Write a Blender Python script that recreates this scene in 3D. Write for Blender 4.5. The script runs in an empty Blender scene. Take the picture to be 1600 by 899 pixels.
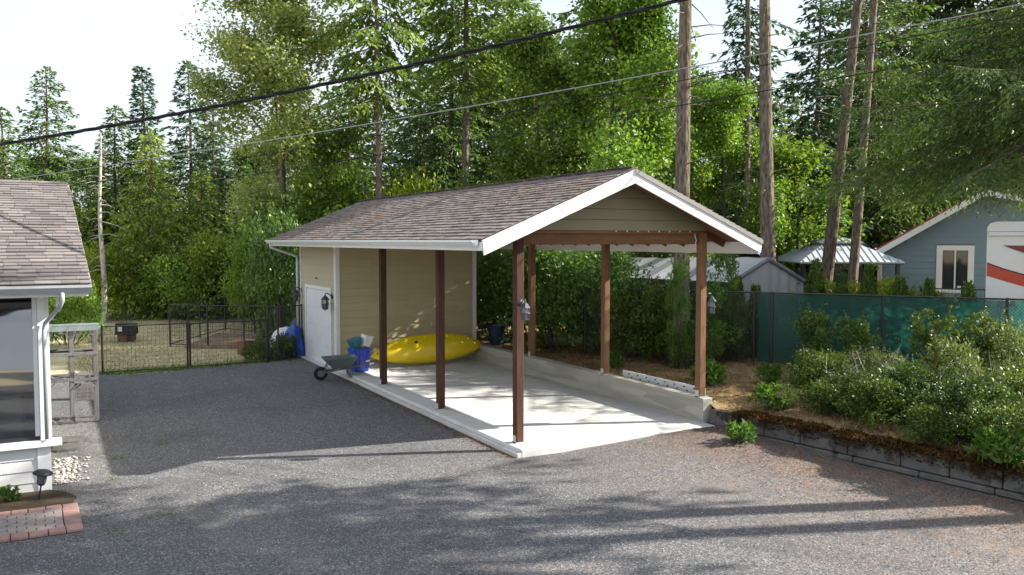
import bpy, math, random
import numpy as np
from mathutils import Vector, Matrix
SC = bpy.context.scene
COL = SC.collection
rad = math.radians

# ------------------------------------------------------------------ camera
CAM = (-6.882, -12.851, 3.4); YAW = 27.88; PITCH = 3.061
cd = bpy.data.cameras.new('camera'); cam = bpy.data.objects.new('camera', cd); COL.objects.link(cam)
cam.location = CAM
cam.rotation_euler = (rad(90 - PITCH), 0, rad(-YAW))
cd.sensor_width = 36; cd.lens = 36 * 1375.7 / 1600
cd.clip_start = .1; cd.clip_end = 2000
SC.camera = cam
# ------------------------------------------------------------------ sky and sun
SUN = Vector((1.45, -.54, 1)).normalized()
EL = math.asin(SUN.z)
W = bpy.data.worlds.new('World'); SC.world = W; W.use_nodes = True
nt = W.node_tree; nt.nodes.clear()
o_ = nt.nodes.new('ShaderNodeOutputWorld'); b_ = nt.nodes.new('ShaderNodeBackground')
sk = nt.nodes.new('ShaderNodeTexSky'); sk.sky_type = 'NISHITA'; sk.sun_disc = False
sk.sun_elevation = EL; sk.sun_rotation = math.atan2(SUN.x, SUN.y)
sk.air_density = 1.2; sk.dust_density = 1.5; sk.ozone_density = 1.0
tc = nt.nodes.new('ShaderNodeTexCoord'); nz = nt.nodes.new('ShaderNodeTexNoise')
nz.inputs['Scale'].default_value = 2.2; nz.inputs['Detail'].default_value = 7; nz.inputs['Roughness'].default_value = .6
mp = nt.nodes.new('ShaderNodeMapping'); mp.inputs['Scale'].default_value = (1, 1, 2.6)
nt.links.new(tc.outputs['Generated'], mp.inputs[0]); nt.links.new(mp.outputs[0], nz.inputs['Vector'])
cr = nt.nodes.new('ShaderNodeValToRGB')
cr.color_ramp.elements[0].position = .30; cr.color_ramp.elements[0].color = (.6, .6, .6, 1)
cr.color_ramp.elements[1].position = .62; cr.color_ramp.elements[1].color = (.95, .95, .95, 1)
nt.links.new(nz.outputs[0], cr.inputs[0])
mx = nt.nodes.new('ShaderNodeMix'); mx.data_type = 'RGBA'
mx.inputs[7].default_value = (4.9, 5.35, 6.0, 1)
nt.links.new(cr.outputs[0], mx.inputs[0]); nt.links.new(sk.outputs[0], mx.inputs[6])
nt.links.new(mx.outputs[2], b_.inputs[0]); b_.inputs[1].default_value = .083
nt.links.new(b_.outputs[0], o_.inputs[0])
sl = bpy.data.lights.new('sun', 'SUN'); sl.energy = 5.0; sl.angle = rad(.53); sl.color = (1, .93, .82)
so = bpy.data.objects.new('sun', sl); COL.objects.link(so)
so.rotation_euler = SUN.to_track_quat('Z', 'Y').to_euler()
SC.view_settings.view_transform = 'Standard'; SC.view_settings.look = 'None'
SC.view_settings.exposure = 1.42; SC.view_settings.gamma = 1
cy = SC.cycles
cy.max_bounces = 6; cy.diffuse_bounces = 3; cy.glossy_bounces = 3; cy.transmission_bounces = 4; cy.transparent_max_bounces = 6
cy.use_denoising = True; cy.caustics_reflective = False; cy.caustics_refractive = False
cy.use_adaptive_sampling = True; cy.adaptive_threshold = .015

# ------------------------------------------------------------------ placement helper
_y = rad(YAW); FW = np.array([math.sin(_y), math.cos(_y)]); RT = np.array([math.cos(_y), -math.sin(_y)])
def px_xy(b, d):
    p = np.array(CAM[:2]) + FW * d + RT * ((b - 800) / 1375.7 * d)
    return float(p[0]), float(p[1])
def hz(py, d): return 3.4 - (py - 376) / 1375.7 * d

# ------------------------------------------------------------------ mesh helpers
class MB:
    def __init__(s): s.v = []; s.f = []
    def add(s, vs, fs):
        n = len(s.v); s.v += [tuple(v) for v in vs]; s.f += [tuple(i + n for i in f) for f in fs]; return s
    def box(s, x0, x1, y0, y1, z0, z1):
        return s.add([(x0,y0,z0),(x1,y0,z0),(x1,y1,z0),(x0,y1,z0),(x0,y0,z1),(x1,y0,z1),(x1,y1,z1),(x0,y1,z1)],
                     [(0,3,2,1),(4,5,6,7),(0,1,5,4),(1,2,6,5),(2,3,7,6),(3,0,4,7)])
    def cbox(s, c, sz, b=.006):          # chamfered box
        x, y, z = c; a, e, h = sz[0]/2, sz[1]/2, sz[2]/2
        b = min(b, a*.45, e*.45, h*.45)
        vs = []; idx = {}
        for sx in (-1,1):
            for sy in (-1,1):
                for sz_ in (-1,1):
                    for k in range(3):
                        p = [sx*(a-b), sy*(e-b), sz_*(h-b)]
                        p[k] = (sx*a, sy*e, sz_*h)[k]
                        idx[(sx,sy,sz_,k)] = len(vs); vs.append((x+p[0], y+p[1], z+p[2]))
        fs = []
        def I(sx,sy,sz_,k): return idx[(sx,sy,sz_,k)]
        fs += [(I(1,-1,-1,0),I(1,1,-1,0),I(1,1,1,0),I(1,-1,1,0)), (I(-1,-1,-1,0),I(-1,-1,1,0),I(-1,1,1,0),I(-1,1,-1,0))]
        fs += [(I(-1,1,-1,1),I(-1,1,1,1),I(1,1,1,1),I(1,1,-1,1)), (I(-1,-1,-1,1),I(1,-1,-1,1),I(1,-1,1,1),I(-1,-1,1,1))]
        fs += [(I(-1,-1,1,2),I(1,-1,1,2),I(1,1,1,2),I(-1,1,1,2)), (I(-1,-1,-1,2),I(-1,1,-1,2),I(1,1,-1,2),I(1,-1,-1,2))]
        for sy in (-1,1):
            for sz_ in (-1,1): fs.append((I(-1,sy,sz_,1),I(1,sy,sz_,1),I(1,sy,sz_,2),I(-1,sy,sz_,2)))
        for sx in (-1,1):
            for sz_ in (-1,1): fs.append((I(sx,-1,sz_,0),I(sx,1,sz_,0),I(sx,1,sz_,2),I(sx,-1,sz_,2)))
            for sy in (-1,1): fs.append((I(sx,sy,-1,0),I(sx,sy,1,0),I(sx,sy,1,1),I(sx,sy,-1,1)))
        for sx in (-1,1):
            for sy in (-1,1):
                for sz_ in (-1,1): fs.append((I(sx,sy,sz_,0),I(sx,sy,sz_,1),I(sx,sy,sz_,2)))
        return s.add(vs, fs)
    def bar(s, p, q, w, h=None, up=(0,0,1)):
        h = h or w; p = Vector(p); q = Vector(q); d = (q-p).normalized(); u = Vector(up)
        if abs(d.dot(u)) > .98: u = Vector((0,1,0))
        r = d.cross(u).normalized(); u = r.cross(d)
        vs = [c + r*(a*w/2) + u*(b*h/2) for c in (p,q) for a,b in ((-1,-1),(1,-1),(1,1),(-1,1))]
        return s.add(vs, [(0,1,2,3),(7,6,5,4),(0,4,5,1),(1,5,6,2),(2,6,7,3),(3,7,4,0)])
    def tube(s, pts, rs, n=8, cap=True):
        pts = [Vector(p) for p in pts]
        if not hasattr(rs, '__len__'): rs = [rs]*len(pts)
        d0 = (pts[1]-pts[0]).normalized(); u = Vector((0,0,1)) if abs(d0.z) < .9 else Vector((1,0,0))
        r = d0.cross(u).normalized(); vs = []; m = len(pts)
        for i, p in enumerate(pts):
            d = (pts[min(i+1,m-1)] - pts[max(i-1,0)]).normalized()
            r = (r - d*r.dot(d)).normalized(); b = d.cross(r)
            for k in range(n):
                a = 2*math.pi*k/n; vs.append(p + (r*math.cos(a) + b*math.sin(a))*rs[i])
        fs = [(i*n+k, i*n+(k+1)%n, (i+1)*n+(k+1)%n, (i+1)*n+k) for i in range(m-1) for k in range(n)]
        if cap: fs += [tuple(range(n-1,-1,-1)), tuple((m-1)*n+k for k in range(n))]
        return s.add(vs, fs)
    def lathe(s, prof, c=(0,0,0), n=16, cap=True):
        vs = [(c[0]+r*math.cos(2*math.pi*k/n), c[1]+r*math.sin(2*math.pi*k/n), c[2]+z) for r,z in prof for k in range(n)]
        m = len(prof); fs = [(i*n+k, i*n+(k+1)%n, (i+1)*n+(k+1)%n, (i+1)*n+k) for i in range(m-1) for k in range(n)]
        if cap: fs += [tuple(range(n-1,-1,-1)), tuple((m-1)*n+k for k in range(n))]
        return s.add(vs, fs)
    def prism(s, poly, axis, a0, a1):     # poly in the two other axes, extruded along axis
        n = len(poly); vs = []
        for a in (a0, a1):
            for p, q in poly:
                vs.append({'x': (a,p,q), 'y': (p,a,q), 'z': (p,q,a)}[axis])
        return s.add(vs, [tuple(range(n-1,-1,-1)), tuple(range(n,2*n))] + [(i,(i+1)%n,n+(i+1)%n,n+i) for i in range(n)])
    def mesh(s, name):
        me = bpy.data.meshes.new(name); me.from_pydata(s.v, [], s.f); me.update(); return me
    def build(s, name, mat, parent=None, smooth=False):
        me = s.mesh(name); me.materials.append(mat)
        if smooth: me.shade_smooth()
        return link(name, me, parent)
def link(name, me, parent=None):
    o = bpy.data.objects.new(name, me); COL.objects.link(o)
    if parent is not None: o.parent = parent
    return o
def big_mesh(name, V, F, mat, smooth=False):     # numpy arrays: V (n,3), F (m,k)
    V = np.asarray(V, np.float32); F = np.asarray(F, np.int32); k = F.shape[1]
    me = bpy.data.meshes.new(name); me.vertices.add(len(V)); me.vertices.foreach_set('co', V.ravel())
    me.loops.add(F.size); me.loops.foreach_set('vertex_index', F.ravel())
    me.polygons.add(len(F)); me.polygons.foreach_set('loop_start', np.arange(0, F.size, k, dtype=np.int32))
    me.update(calc_edges=True); me.materials.append(mat)
    if smooth: me.shade_smooth()
    return me
def tag(o, label=None, cat=None, group=None, kind=None):
    if label: o['label'] = label
    if cat: o['category'] = cat
    if group: o['group'] = group
    if kind: o['kind'] = kind
    return o
def thing(name, label, cat, loc=(0,0,0), rz=0, group=None):
    o = bpy.data.objects.new(name, None); COL.objects.link(o); o.empty_display_size = .2
    o.location = loc; o.rotation_euler = (0,0,rz); return tag(o, label, cat, group)
def put(name, me, parent=None, loc=(0,0,0), rot=(0,0,0), scl=(1,1,1)):
    o = link(name, me, parent); o.location = loc; o.rotation_euler = rot; o.scale = scl; return o
def copy_tree(o, parent=None):
    c = o.copy(); COL.objects.link(c); c.parent = parent
    for ch in list(o.children): copy_tree(ch, c)
    return c

# ------------------------------------------------------------------ materials
class NT:
    def __init__(s, name):
        s.m = bpy.data.materials.new(name); s.m.use_nodes = True; s.t = s.m.node_tree
        s.b = s.t.nodes['Principled BSDF']; s.o = s.t.nodes['Material Output']; s._co = None
    def n(s, ty, **kw):
        x = s.t.nodes.new('ShaderNode' + ty)
        for k, v in kw.items():
            if k.startswith('i_'): x.inputs[k[2:].replace('_', ' ')].default_value = v
            else: setattr(x, k, v)
        return x
    def l(s, a, b): s.t.links.new(a, b)
    def co(s, scale=(1,1,1), kind='Object', rot=(0,0,0)):
        if s._co is None: s._co = s.n('TexCoord')
        m = s.n('Mapping'); m.inputs['Scale'].default_value = scale; m.inputs['Rotation'].default_value = rot
        s.l(s._co.outputs[kind], m.inputs[0]); return m.outputs[0]
    def noise(s, sc, det=4, ro=.55, vec=None, dist=0):
        x = s.n('TexNoise'); x.inputs['Scale'].default_value = sc; x.inputs['Detail'].default_value = det
        x.inputs['Roughness'].default_value = ro; x.inputs['Distortion'].default_value = dist
        s.l(vec if vec is not None else s.co(), x.inputs['Vector']); return x.outputs[0]
    def vor(s, sc, vec=None, out='Color', feat='F1'):
        x = s.n('TexVoronoi'); x.feature = feat; x.inputs['Scale'].default_value = sc
        s.l(vec if vec is not None else s.co(), x.inputs['Vector']); return x.outputs[out]
    def ramp(s, fac, stops):
        x = s.n('ValToRGB'); r = x.color_ramp
        while len(r.elements) < len(stops): r.elements.new(.5)
        for e, (p, c) in zip(r.elements, stops):
            e.position = p; e.color = (*c, 1) if hasattr(c, '__len__') else (c, c, c, 1)
        s.l(fac, x.inputs[0]); return x.outputs[0]
    def mix(s, a, b, fac, mode='MIX'):
        x = s.n('Mix'); x.data_type = 'RGBA'; x.blend_type = mode
        for sock, v in ((0, fac), (6, a), (7, b)):
            if hasattr(v, 'is_linked'): s.l(v, x.inputs[sock])
            elif hasattr(v, '__len__'): x.inputs[sock].default_value = (*v, 1)
            else: x.inputs[sock].default_value = v
        return x.outputs[2]
    def math(s, op, a, b=0, clamp=False):
        x = s.n('Math'); x.operation = op; x.use_clamp = clamp
        for i, v in ((0, a), (1, b)):
            if hasattr(v, 'is_linked'): s.l(v, x.inputs[i])
            else: x.inputs[i].default_value = v
        return x.outputs[0]
    def bump(s, h, strength=.5, dist=.01):
        x = s.n('Bump'); x.inputs['Strength'].default_value = strength; x.inputs['Distance'].default_value = dist
        s.l(h, x.inputs['Height']); s.l(x.outputs[0], s.b.inputs['Normal']); return x
    def col(s, c):
        if hasattr(c, 'is_linked'): s.l(c, s.b.inputs['Base Color'])
        else: s.b.inputs['Base Color'].default_value = (*c, 1)
    def fin(s, rough=.7, spec=.3, metal=0):
        if hasattr(rough, 'is_linked'): s.l(rough, s.b.inputs['Roughness'])
        else: s.b.inputs['Roughness'].default_value = rough
        s.b.inputs['Specular IOR Level'].default_value = spec; s.b.inputs['Metallic'].default_value = metal
        return s.m
    def rnd(s):
        return s.n('ObjectInfo').outputs['Random']
def paint(name, c, rough=.5, spec=.4, metal=0, var=.12, sc=6, dirt=None, bump=.15):
    t = NT(name); n1 = t.noise(sc, 6, .65)
    a = tuple(x*(1-var) for x in c); b = tuple(min(1, x*(1+var*.6)) for x in c)
    k = t.ramp(n1, [(.3, a), (.7, b)])
    if dirt:
        k = t.mix(k, dirt, t.ramp(t.noise(sc*1.1, 9, .75), [(.52, 0.), (.66, .7)]))
    t.col(k)
    if bump: t.bump(t.noise(sc*12, 3), bump, .004)
    return t.fin(rough, spec, metal)
M = {}
def m_gravel():
    t = NT('gravel'); P = t.co()
    v1 = t.mix(t.vor(52, P), t.vor(120, P), .35); v2 = t.vor(40, P)
    g = t.ramp(v1, [(.12, (.046,.047,.052)), (.42, (.090,.090,.096)), (.62, (.138,.135,.136)), (.82, (.33,.32,.305))])
    g = t.mix(g, (.085,.086,.095), t.ramp(t.noise(2.2, 6, .7, P), [(.35, .0), (.75, .45)]))
    g = t.mix(g, (.062,.060,.064), t.ramp(t.noise(.45, 7, .65, P), [(.50, .0), (.66, .5)]))
    g = t.mix(g, (.20,.19,.18), t.ramp(t.noise(.8, 8, .7, t.co((1,.35,1), rot=(0,0,.5))), [(.56, .0), (.72, .45)]))
    # rusty needle litter, thicker towards the garden wall
    sx = t.n('SeparateXYZ'); t.l(P, sx.inputs[0])
    near = t.math('MULTIPLY_ADD', sx.outputs[0], .16, True); near.node.inputs[2].default_value = .10
    lit = t.math('MULTIPLY', near, t.ramp(t.noise(5, 9, .75, P), [(.42, 0.), (.68, 1.)]), True)
    g = t.mix(g, t.ramp(v2, [(0, (.17,.105,.075)), (1, (.31,.215,.16))]), lit)
    t.col(g)
    h = t.mix(v1, t.noise(14, 5, .6, P), .4)
    t.bump(h, .6, .012); return t.fin(.9, .2)
def m_ground(name, stops, sc=1.2, fine=40, b=.6):
    t = NT(name); P = t.co()
    n = t.mix(t.noise(sc, 8, .7, P), t.noise(fine, 3, .6, P), .35)
    t.col(t.ramp(n, stops)); t.bump(t.noise(fine*.8, 5, .7, P), b, .03); return t.fin(.95, .1)
def m_wood(name, c0, c1, axis='z', rough=.75, rings=True):
    t = NT(name); s = {'x': (1.2,22,22), 'y': (22,1.2,22), 'z': (22,22,1.2)}[axis]
    P = t.co(s); n = t.noise(1.6, 8, .65, P, .6)
    r = t.rnd(); k = t.ramp(n, [(.25, c0), (.55, tuple((a+b)/2 for a,b in zip(c0,c1))), (.8, c1)])
    k = t.mix(k, (0,0,0), t.math('MULTIPLY', r, .18)); 
    big = t.ramp(t.noise(2.5, 5, .6), [(.4, 0.), (.8, .35)]); k = t.mix(k, tuple(x*.5 for x in c0), big)
    kn = t.ramp(t.vor(.55, t.co((9,9,1.4) if axis == 'z' else (1.4,9,9) if axis == 'x' else (9,1.4,9)), 'Distance'), [(.0, .75), (.10, .0)]); k = t.mix(k, tuple(x*.35 for x in c0), kn)
    t.col(k); t.bump(n, .5, .008); return t.fin(rough, .25)
def m_siding(name, c, axis='x'):
    t = NT(name); P = t.co((1.5,14,40) if axis == 'x' else (14,1.5,40))
    n = t.noise(2, 6, .6, P); r = t.rnd()
    k = t.ramp(n, [(.3, tuple(x*.90 for x in c)), (.7, tuple(x*1.05 for x in c))])
    k = t.mix(k, tuple(x*.72 for x in c), t.math('MULTIPLY', r, .28))
    k = t.mix(k, tuple(x*.55 for x in c), t.ramp(t.noise(1.7, 8, .7), [(.58, 0.), (.8, .45)]))
    t.col(k); t.bump(n, .25, .003); return t.fin(.6, .3)
def m_shingle(name, tint=(1,1,1)):
    t = NT(name); r = t.rnd(); P = t.co(kind='Object')
    geo = t.n('NewGeometry'); ri = geo.outputs['Random Per Island']
    f = t.math('FRACT', t.math('ADD', r, ri))
    k = t.ramp(f, [(0, (.098,.085,.082)), (.3, (.128,.111,.106)), (.7, (.150,.131,.123)), (1, (.182,.160,.148))])
    wp = geo.outputs['Position']; mp_ = t.n('Mapping'); t.l(wp, mp_.inputs[0])
    g = t.noise(130, 2, .5, mp_.outputs[0]); k = t.mix(k, (.05,.045,.045), t.ramp(g, [(.45, 0.), (.8, .6)]))
    st = t.noise(.55, 6, .7, mp_.outputs[0]); k = t.mix(k, (.17,.10,.065), t.ramp(st, [(.55, 0.), (.70, .6)])); k = t.mix(k, (.055,.05,.048), t.ramp(t.noise(1.1, 7, .7, mp_.outputs[0]), [(.55, 0.), (.75, .5)]))
    k = t.mix(k, tuple(1.55*x for x in tint), 1, 'MULTIPLY'); t.col(k); t.bump(g, .4, .004); return t.fin(.92, .15)
def m_bark(name, c0, c1, sc=1.0):
    t = NT(name); P = t.co((7*sc,7*sc,1.6*sc)); n = t.noise(2.0, 9, .7, P, 1.2); v = t.vor(2.6, P, 'Distance')
    h = t.mix(n, v, .5)
    k = t.ramp(h, [(.25, c0), (.65, c1)]); k = t.mix(k, (.07,.085,.04), t.ramp(t.noise(1.1, 6, .7), [(.55, 0.), (.75, .5)]))
    t.col(k); t.bump(h, 1., .05); return t.fin(.95, .1)
def m_leaf(name, cols, trans=.3, rough=.45, spec=.35, clump=.9):
    t = NT(name); geo = t.n('NewGeometry'); r = geo.outputs['Random Per Island']
    mpn = t.n('Mapping'); t.l(geo.outputs['Position'], mpn.inputs[0])
    n = t.noise(clump, 3, .6, mpn.outputs[0])
    f = t.math('MULTIPLY_ADD', r, .62, True); f.node.inputs[2].default_value = 0
    f2 = t.math('MULTIPLY_ADD', n, 1.15, True); t.l(f, f2.node.inputs[2])
    f3 = t.math('SUBTRACT', f2, .34, True)
    m = len(cols); k = t.ramp(f3, [(i/(m-1), c) for i, c in enumerate(cols)])
    t.col(k); t.fin(rough, spec)
    tr = t.n('BsdfTranslucent'); t.l(t.mix(k, (1.25,1.3,.6), 1, 'MULTIPLY'), tr.inputs[0])
    ms = t.n('MixShader'); ms.inputs[0].default_value = trans
    t.l(t.b.outputs[0], ms.inputs[1]); t.l(tr.outputs[0], ms.inputs[2]); t.l(ms.outputs[0], t.o.inputs[0])
    return t.m
def m_concrete(name, c, form=False):
    t = NT(name); P = t.co(); n = t.noise(3, 9, .7, P); f = t.noise(60, 3, .6, P)
    k = t.ramp(n, [(.25, tuple(x*.80 for x in c)), (.55, c), (.8, tuple(min(.85, x*1.08) for x in c))])
    k = t.mix(k, tuple(x*.7 for x in c), t.ramp(f, [(.5, 0.), (.85, .35)]))
    if form:
        Q = t.co((.55, .55, 7.5)); b = t.noise(1.2, 3, .5, Q); v = t.vor(1.0, t.co((.4,.75,6.2)), 'Color')
        k = t.mix(k, tuple(x*.62 for x in c), t.ramp(b, [(.45, 0.), (.58, .9)]))
        k = t.mix(k, t.ramp(v, [(0, tuple(x*.55 for x in c)), (1, tuple(x*1.2 for x in c))]), .6)
        t.col(k); t.bump(t.mix(v, n, .4), .5, .012)
    else:
        t.col(k); t.bump(f, .25, .004)
    return t.fin(.85, .25)
M['gravel'] = m_gravel()
M['grass'] = m_ground('dry_grass', [(.3, (.19,.165,.08)), (.42, (.38,.32,.18)), (.55, (.55,.47,.30)), (.68, (.34,.31,.14)), (.8, (.16,.18,.06))], .6, 30)
M['litter'] = m_ground('needle_litter', [(.30, (.045,.030,.020)), (.43, (.14,.090,.048)), (.53, (.30,.205,.11)), (.62, (.20,.165,.065)), (.72, (.09,.10,.03))], 1.9, 38)
M['soil'] = m_ground('bare_soil', [(.3, (.035,.026,.020)), (.55, (.09,.065,.046)), (.75, (.16,.12,.085))], 2.5, 45)
M['mulch'] = m_ground('bark_mulch', [(.3, (.09,.055,.038)), (.5, (.22,.145,.10)), (.7, (.42,.31,.22))], 6, 60)
M['slab'] = m_concrete('slab_concrete', (.60,.595,.575))
M['curb'] = m_concrete('curb_concrete', (.50,.50,.48))
M['formed'] = m_concrete('board_formed_concrete', (.42,.405,.35), True)
def m_block():
    t = NT('mossy_block'); P = t.co(); n = t.noise(4, 8, .7, P); r = t.rnd()
    k = t.ramp(n, [(.3, (.085,.083,.078)), (.7, (.175,.168,.158))])
    geo = t.n('NewGeometry'); mpn = t.n('Mapping'); t.l(geo.outputs['Position'], mpn.inputs[0]); sx = t.n('SeparateXYZ'); t.l(mpn.outputs[0], sx.inputs[0])
    nn = t.noise(2.6, 9, .75, mpn.outputs[0]); hh = t.math('MULTIPLY_ADD', sx.outputs[2], .55); hh.node.inputs[2].default_value = -.04
    k = t.mix(k, (.034,.026,.017), t.ramp(t.math('ADD', nn, hh), [(.50, 0.), (.60, .92)]))
    k = t.mix(k, (.12,.06,.022), t.ramp(t.noise(7, 8, .8, mpn.outputs[0]), [(.60, 0.), (.70, .8)]))
    t.col(k); t.bump(t.noise(45, 6, .7, P), .7, .012); return t.fin(.95, .1)
M['block'] = m_block()
M['post'] = m_wood('shaded_stained_post', (.038,.018,.012), (.135,.062,.036), 'z')  # brown stain toned down: the left posts' shade is in this colour
M['post_r'] = m_wood('sunlit_stained_post', (.125,.062,.032), (.28,.155,.085), 'z')  # same stain with the right posts' sunlight put into the colour
M['beam'] = m_wood('cedar_beam', (.125,.062,.030), (.27,.145,.072), 'x')
M['beam_y'] = m_wood('cedar_side_beam', (.13,.06,.028), (.27,.13,.06), 'y')
M['grey_wood'] = m_wood('weathered_grey_wood', (.085,.082,.088), (.215,.205,.215), 'z')
M['siding'] = m_siding('beige_siding', (.50,.425,.255), 'x')
M['gable'] = m_siding('dark_gable_siding', (.235,.215,.145), 'x')  # gable boards get a darker tone than the shed siding
M['siding_y'] = m_siding('beige_side_siding', (.47,.42,.29), 'y')
M['white'] = paint('white_trim', (.74,.745,.74), .5, .4, var=.06, sc=3)
M['rake'] = paint('peeling_white_board', (.70,.715,.73), .55, .35, var=.10, sc=2.5, dirt=(.36,.35,.34))
M['flashing'] = paint('grey_flashing', (.27,.26,.26), .6, .3)
M['gutter'] = paint('gutter_metal', (.66,.68,.69), .35, .5, var=.05)
M['gutter2'] = paint('grey_gutter_metal', (.36,.385,.40), .4, .5, var=.08)
M['white_siding'] = m_siding('white_siding', (.66,.66,.64), 'x')
M['door'] = paint('white_door_paint', (.72,.73,.745), .4, .4, var=.05, sc=2)
M['steel'] = paint('galvanised_bracket', (.52,.53,.53), .5, .5, .3)
M['shingle'] = m_shingle('brown_shingle')
M['shingle2'] = m_shingle('greybrown_shingle', (.88,.90,.93))
M['black'] = paint('black_metal', (.018,.018,.020), .45, .5, var=.2)
M['black_p'] = paint('black_plastic', (.022,.022,.025), .6, .35, var=.2)
M['rubber'] = paint('rubber', (.02,.02,.02), .85, .2)
M['lamp_m'] = paint('lantern_metal', (.035,.037,.042), .4, .5, var=.3)
M['pewter'] = paint('weathered_lantern_metal', (.075,.085,.10), .45, .5, .4, var=.3)
M['kayak'] = paint('yellow_hull', (.85,.62,.015), .32, .5, var=.10, sc=3, bump=.03)
M['bin'] = paint('blue_bin', (.012,.055,.42), .38, .5, var=.1, bump=.03)
M['teal'] = paint('teal_plastic', (.03,.17,.20), .4, .45)
M['whitep'] = paint('white_plastic', (.68,.68,.66), .4, .45)
M['tray'] = paint('greygreen_tray', (.135,.165,.165), .5, .4, var=.2, dirt=(.10,.06,.04))
M['navy'] = paint('navy_plastic', (.018,.030,.065), .45, .4)
M['sage'] = paint('tarnished_roof', (.16,.20,.20), .6, .3, var=.2)
M['tarp'] = paint('grey_tarp', (.33,.34,.365), .55, .4, var=.1, sc=2.5)
M['tarp_dk'] = paint('grey_tarp_band', (.17,.175,.20), .55, .4, var=.1)
M['tarp_gn'] = paint('dark_green_tarp', (.028,.042,.036), .6, .3)
M['tarp_bl'] = paint('blue_tarp', (.015,.07,.40), .5, .4)
M['tarp_wh'] = paint('white_tarp', (.66,.66,.68), .5, .4)
M['bluesid'] = m_siding('slate_blue_siding', (.19,.275,.325), 'x')
M['redroof'] = paint('red_metal_roof', (.34,.045,.04), .4, .5, .2)
M['steelroof'] = paint('blue_grey_metal_roof', (.44,.47,.53), .4, .5, .15)
M['rv'] = paint('rv_white', (.75,.75,.74), .3, .5, var=.04)
M['rv_red'] = paint('rv_red', (.50,.055,.02), .3, .5, var=.05)
M['rv_mar'] = paint('rv_maroon', (.22,.012,.03), .3, .5, var=.05)
M['beige'] = paint('rv_beige', (.5,.43,.33), .4, .4)
M['orange'] = paint('orange_cloth', (.60,.18,.03), .7, .2)
M['greyfence'] = m_wood('grey_fence_board', (.09,.085,.085), (.22,.20,.195), 'z')
M['wire'] = paint('cable_black', (.012,.012,.014), .6, .3)
M['wire_l'] = paint('cable_grey', (.30,.31,.32), .5, .4)
M['paver_r'] = paint('red_paver', (.34,.205,.18), .85, .15, var=.25, sc=8)
M['paver_g'] = paint('grey_paver', (.295,.25,.23), .85, .15, var=.25, sc=8)
def m_stone(name, stops):
    t = NT(name); r = t.n('NewGeometry').outputs['Random Per Island']; t.col(t.ramp(r, stops)); return t.fin(.85, .2)
M['stone'] = m_stone('pale_pebble', [(0, (.14,.13,.12)), (.5, (.30,.285,.265)), (1, (.52,.50,.47))])
M['flag'] = paint('dark_flagstone', (.09,.09,.085), .9, .15, var=.3)
M['pebble'] = m_stone('gravel_stone', [(0, (.06,.062,.07)), (.55, (.16,.16,.17)), (.9, (.30,.295,.29)), (1, (.58,.57,.56))])
M['moss'] = m_leaf('rust_moss', [(.022,.015,.008), (.075,.040,.014), (.20,.095,.022)], .15, .8, .1, 2.2)
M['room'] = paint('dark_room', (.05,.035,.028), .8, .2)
def m_glass():
    t = NT('clear_vinyl'); t.col((.012,.016,.022)); t.fin(.05, 1.0); t.b.inputs['IOR'].default_value = 2.3
    t.b.inputs['Coat Weight'].default_value = .6; t.b.inputs['Coat Roughness'].default_value = .04
    tr = t.n('BsdfTransparent'); ms = t.n('MixShader'); ms.inputs[0].default_value = .35
    t.l(t.b.outputs[0], ms.inputs[1]); t.l(tr.outputs[0], ms.inputs[2]); t.l(ms.outputs[0], t.o.inputs[0]); return t.m
M['vinyl'] = m_glass()
def m_pane(name='window_glass', c=(.03,.035,.04)):
    t = NT(name); t.col(c); return t.fin(.05, .8)
M['pane'] = m_pane()
M['lampglass'] = m_pane('lantern_glass', (.12,.13,.14))
def m_screen():
    t = NT('green_privacy_screen'); P = t.co(); n = t.noise(3, 5, .6, P)
    k = t.ramp(n, [(.3, (.008,.072,.058)), (.7, (.015,.115,.093))]); t.col(k); t.fin(.6, .3)
    tr = t.n('BsdfTranslucent'); tr.inputs[0].default_value = (.022,.20,.16,1)
    tp = t.n('BsdfTransparent'); a = t.n('MixShader'); a.inputs[0].default_value = .38
    t.l(t.b.outputs[0], a.inputs[1]); t.l(tr.outputs[0], a.inputs[2])
    b = t.n('MixShader'); b.inputs[0].default_value = .14; t.l(a.outputs[0], b.inputs[1]); t.l(tp.outputs[0], b.inputs[2])
    t.l(b.outputs[0], t.o.inputs[0]); return t.m
M['screen'] = m_screen()
M['bark_fir'] = m_bark('fir_bark', (.045,.036,.029), (.195,.160,.128))
M['bark_grey'] = m_bark('grey_bark', (.06,.050,.042), (.25,.21,.17))
M['bark_dark'] = m_bark('maple_bark', (.025,.020,.016), (.10,.085,.065))
M['snag'] = m_bark('bleached_wood', (.30,.27,.24), (.58,.54,.49))
L = {}
L['fir'] = m_leaf('fir_needles', [(0.028, 0.061, 0.024), (0.062, 0.118, 0.037), (0.129, 0.205, 0.052), (0.236, 0.296, 0.071)], .28)
L['fir_b'] = m_leaf('bluish_fir_needles', [(0.028, 0.066, 0.037), (0.062, 0.123, 0.062), (0.118, 0.195, 0.085)], .22)
L['fir_l'] = m_leaf('light_fir_needles', [(0.075, 0.132, 0.034), (0.165, 0.254, 0.057), (0.304, 0.383, 0.091)], .35)
L['cedar'] = m_leaf('cedar_fronds', [(0.079, 0.132, 0.026), (0.208, 0.29, 0.048), (0.399, 0.433, 0.084)], .35)
L['maple'] = m_leaf('maple_leaves', [(0.045, 0.105, 0.022), (0.114, 0.22, 0.037), (0.216, 0.339, 0.05), (0.481, 0.298, 0.04)], .4)
L['maple_d'] = m_leaf('dark_maple_leaves', [(0.024, 0.057, 0.017), (0.062, 0.123, 0.024), (0.142, 0.216, 0.033), (0.472, 0.174, 0.03)], .32)
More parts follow.
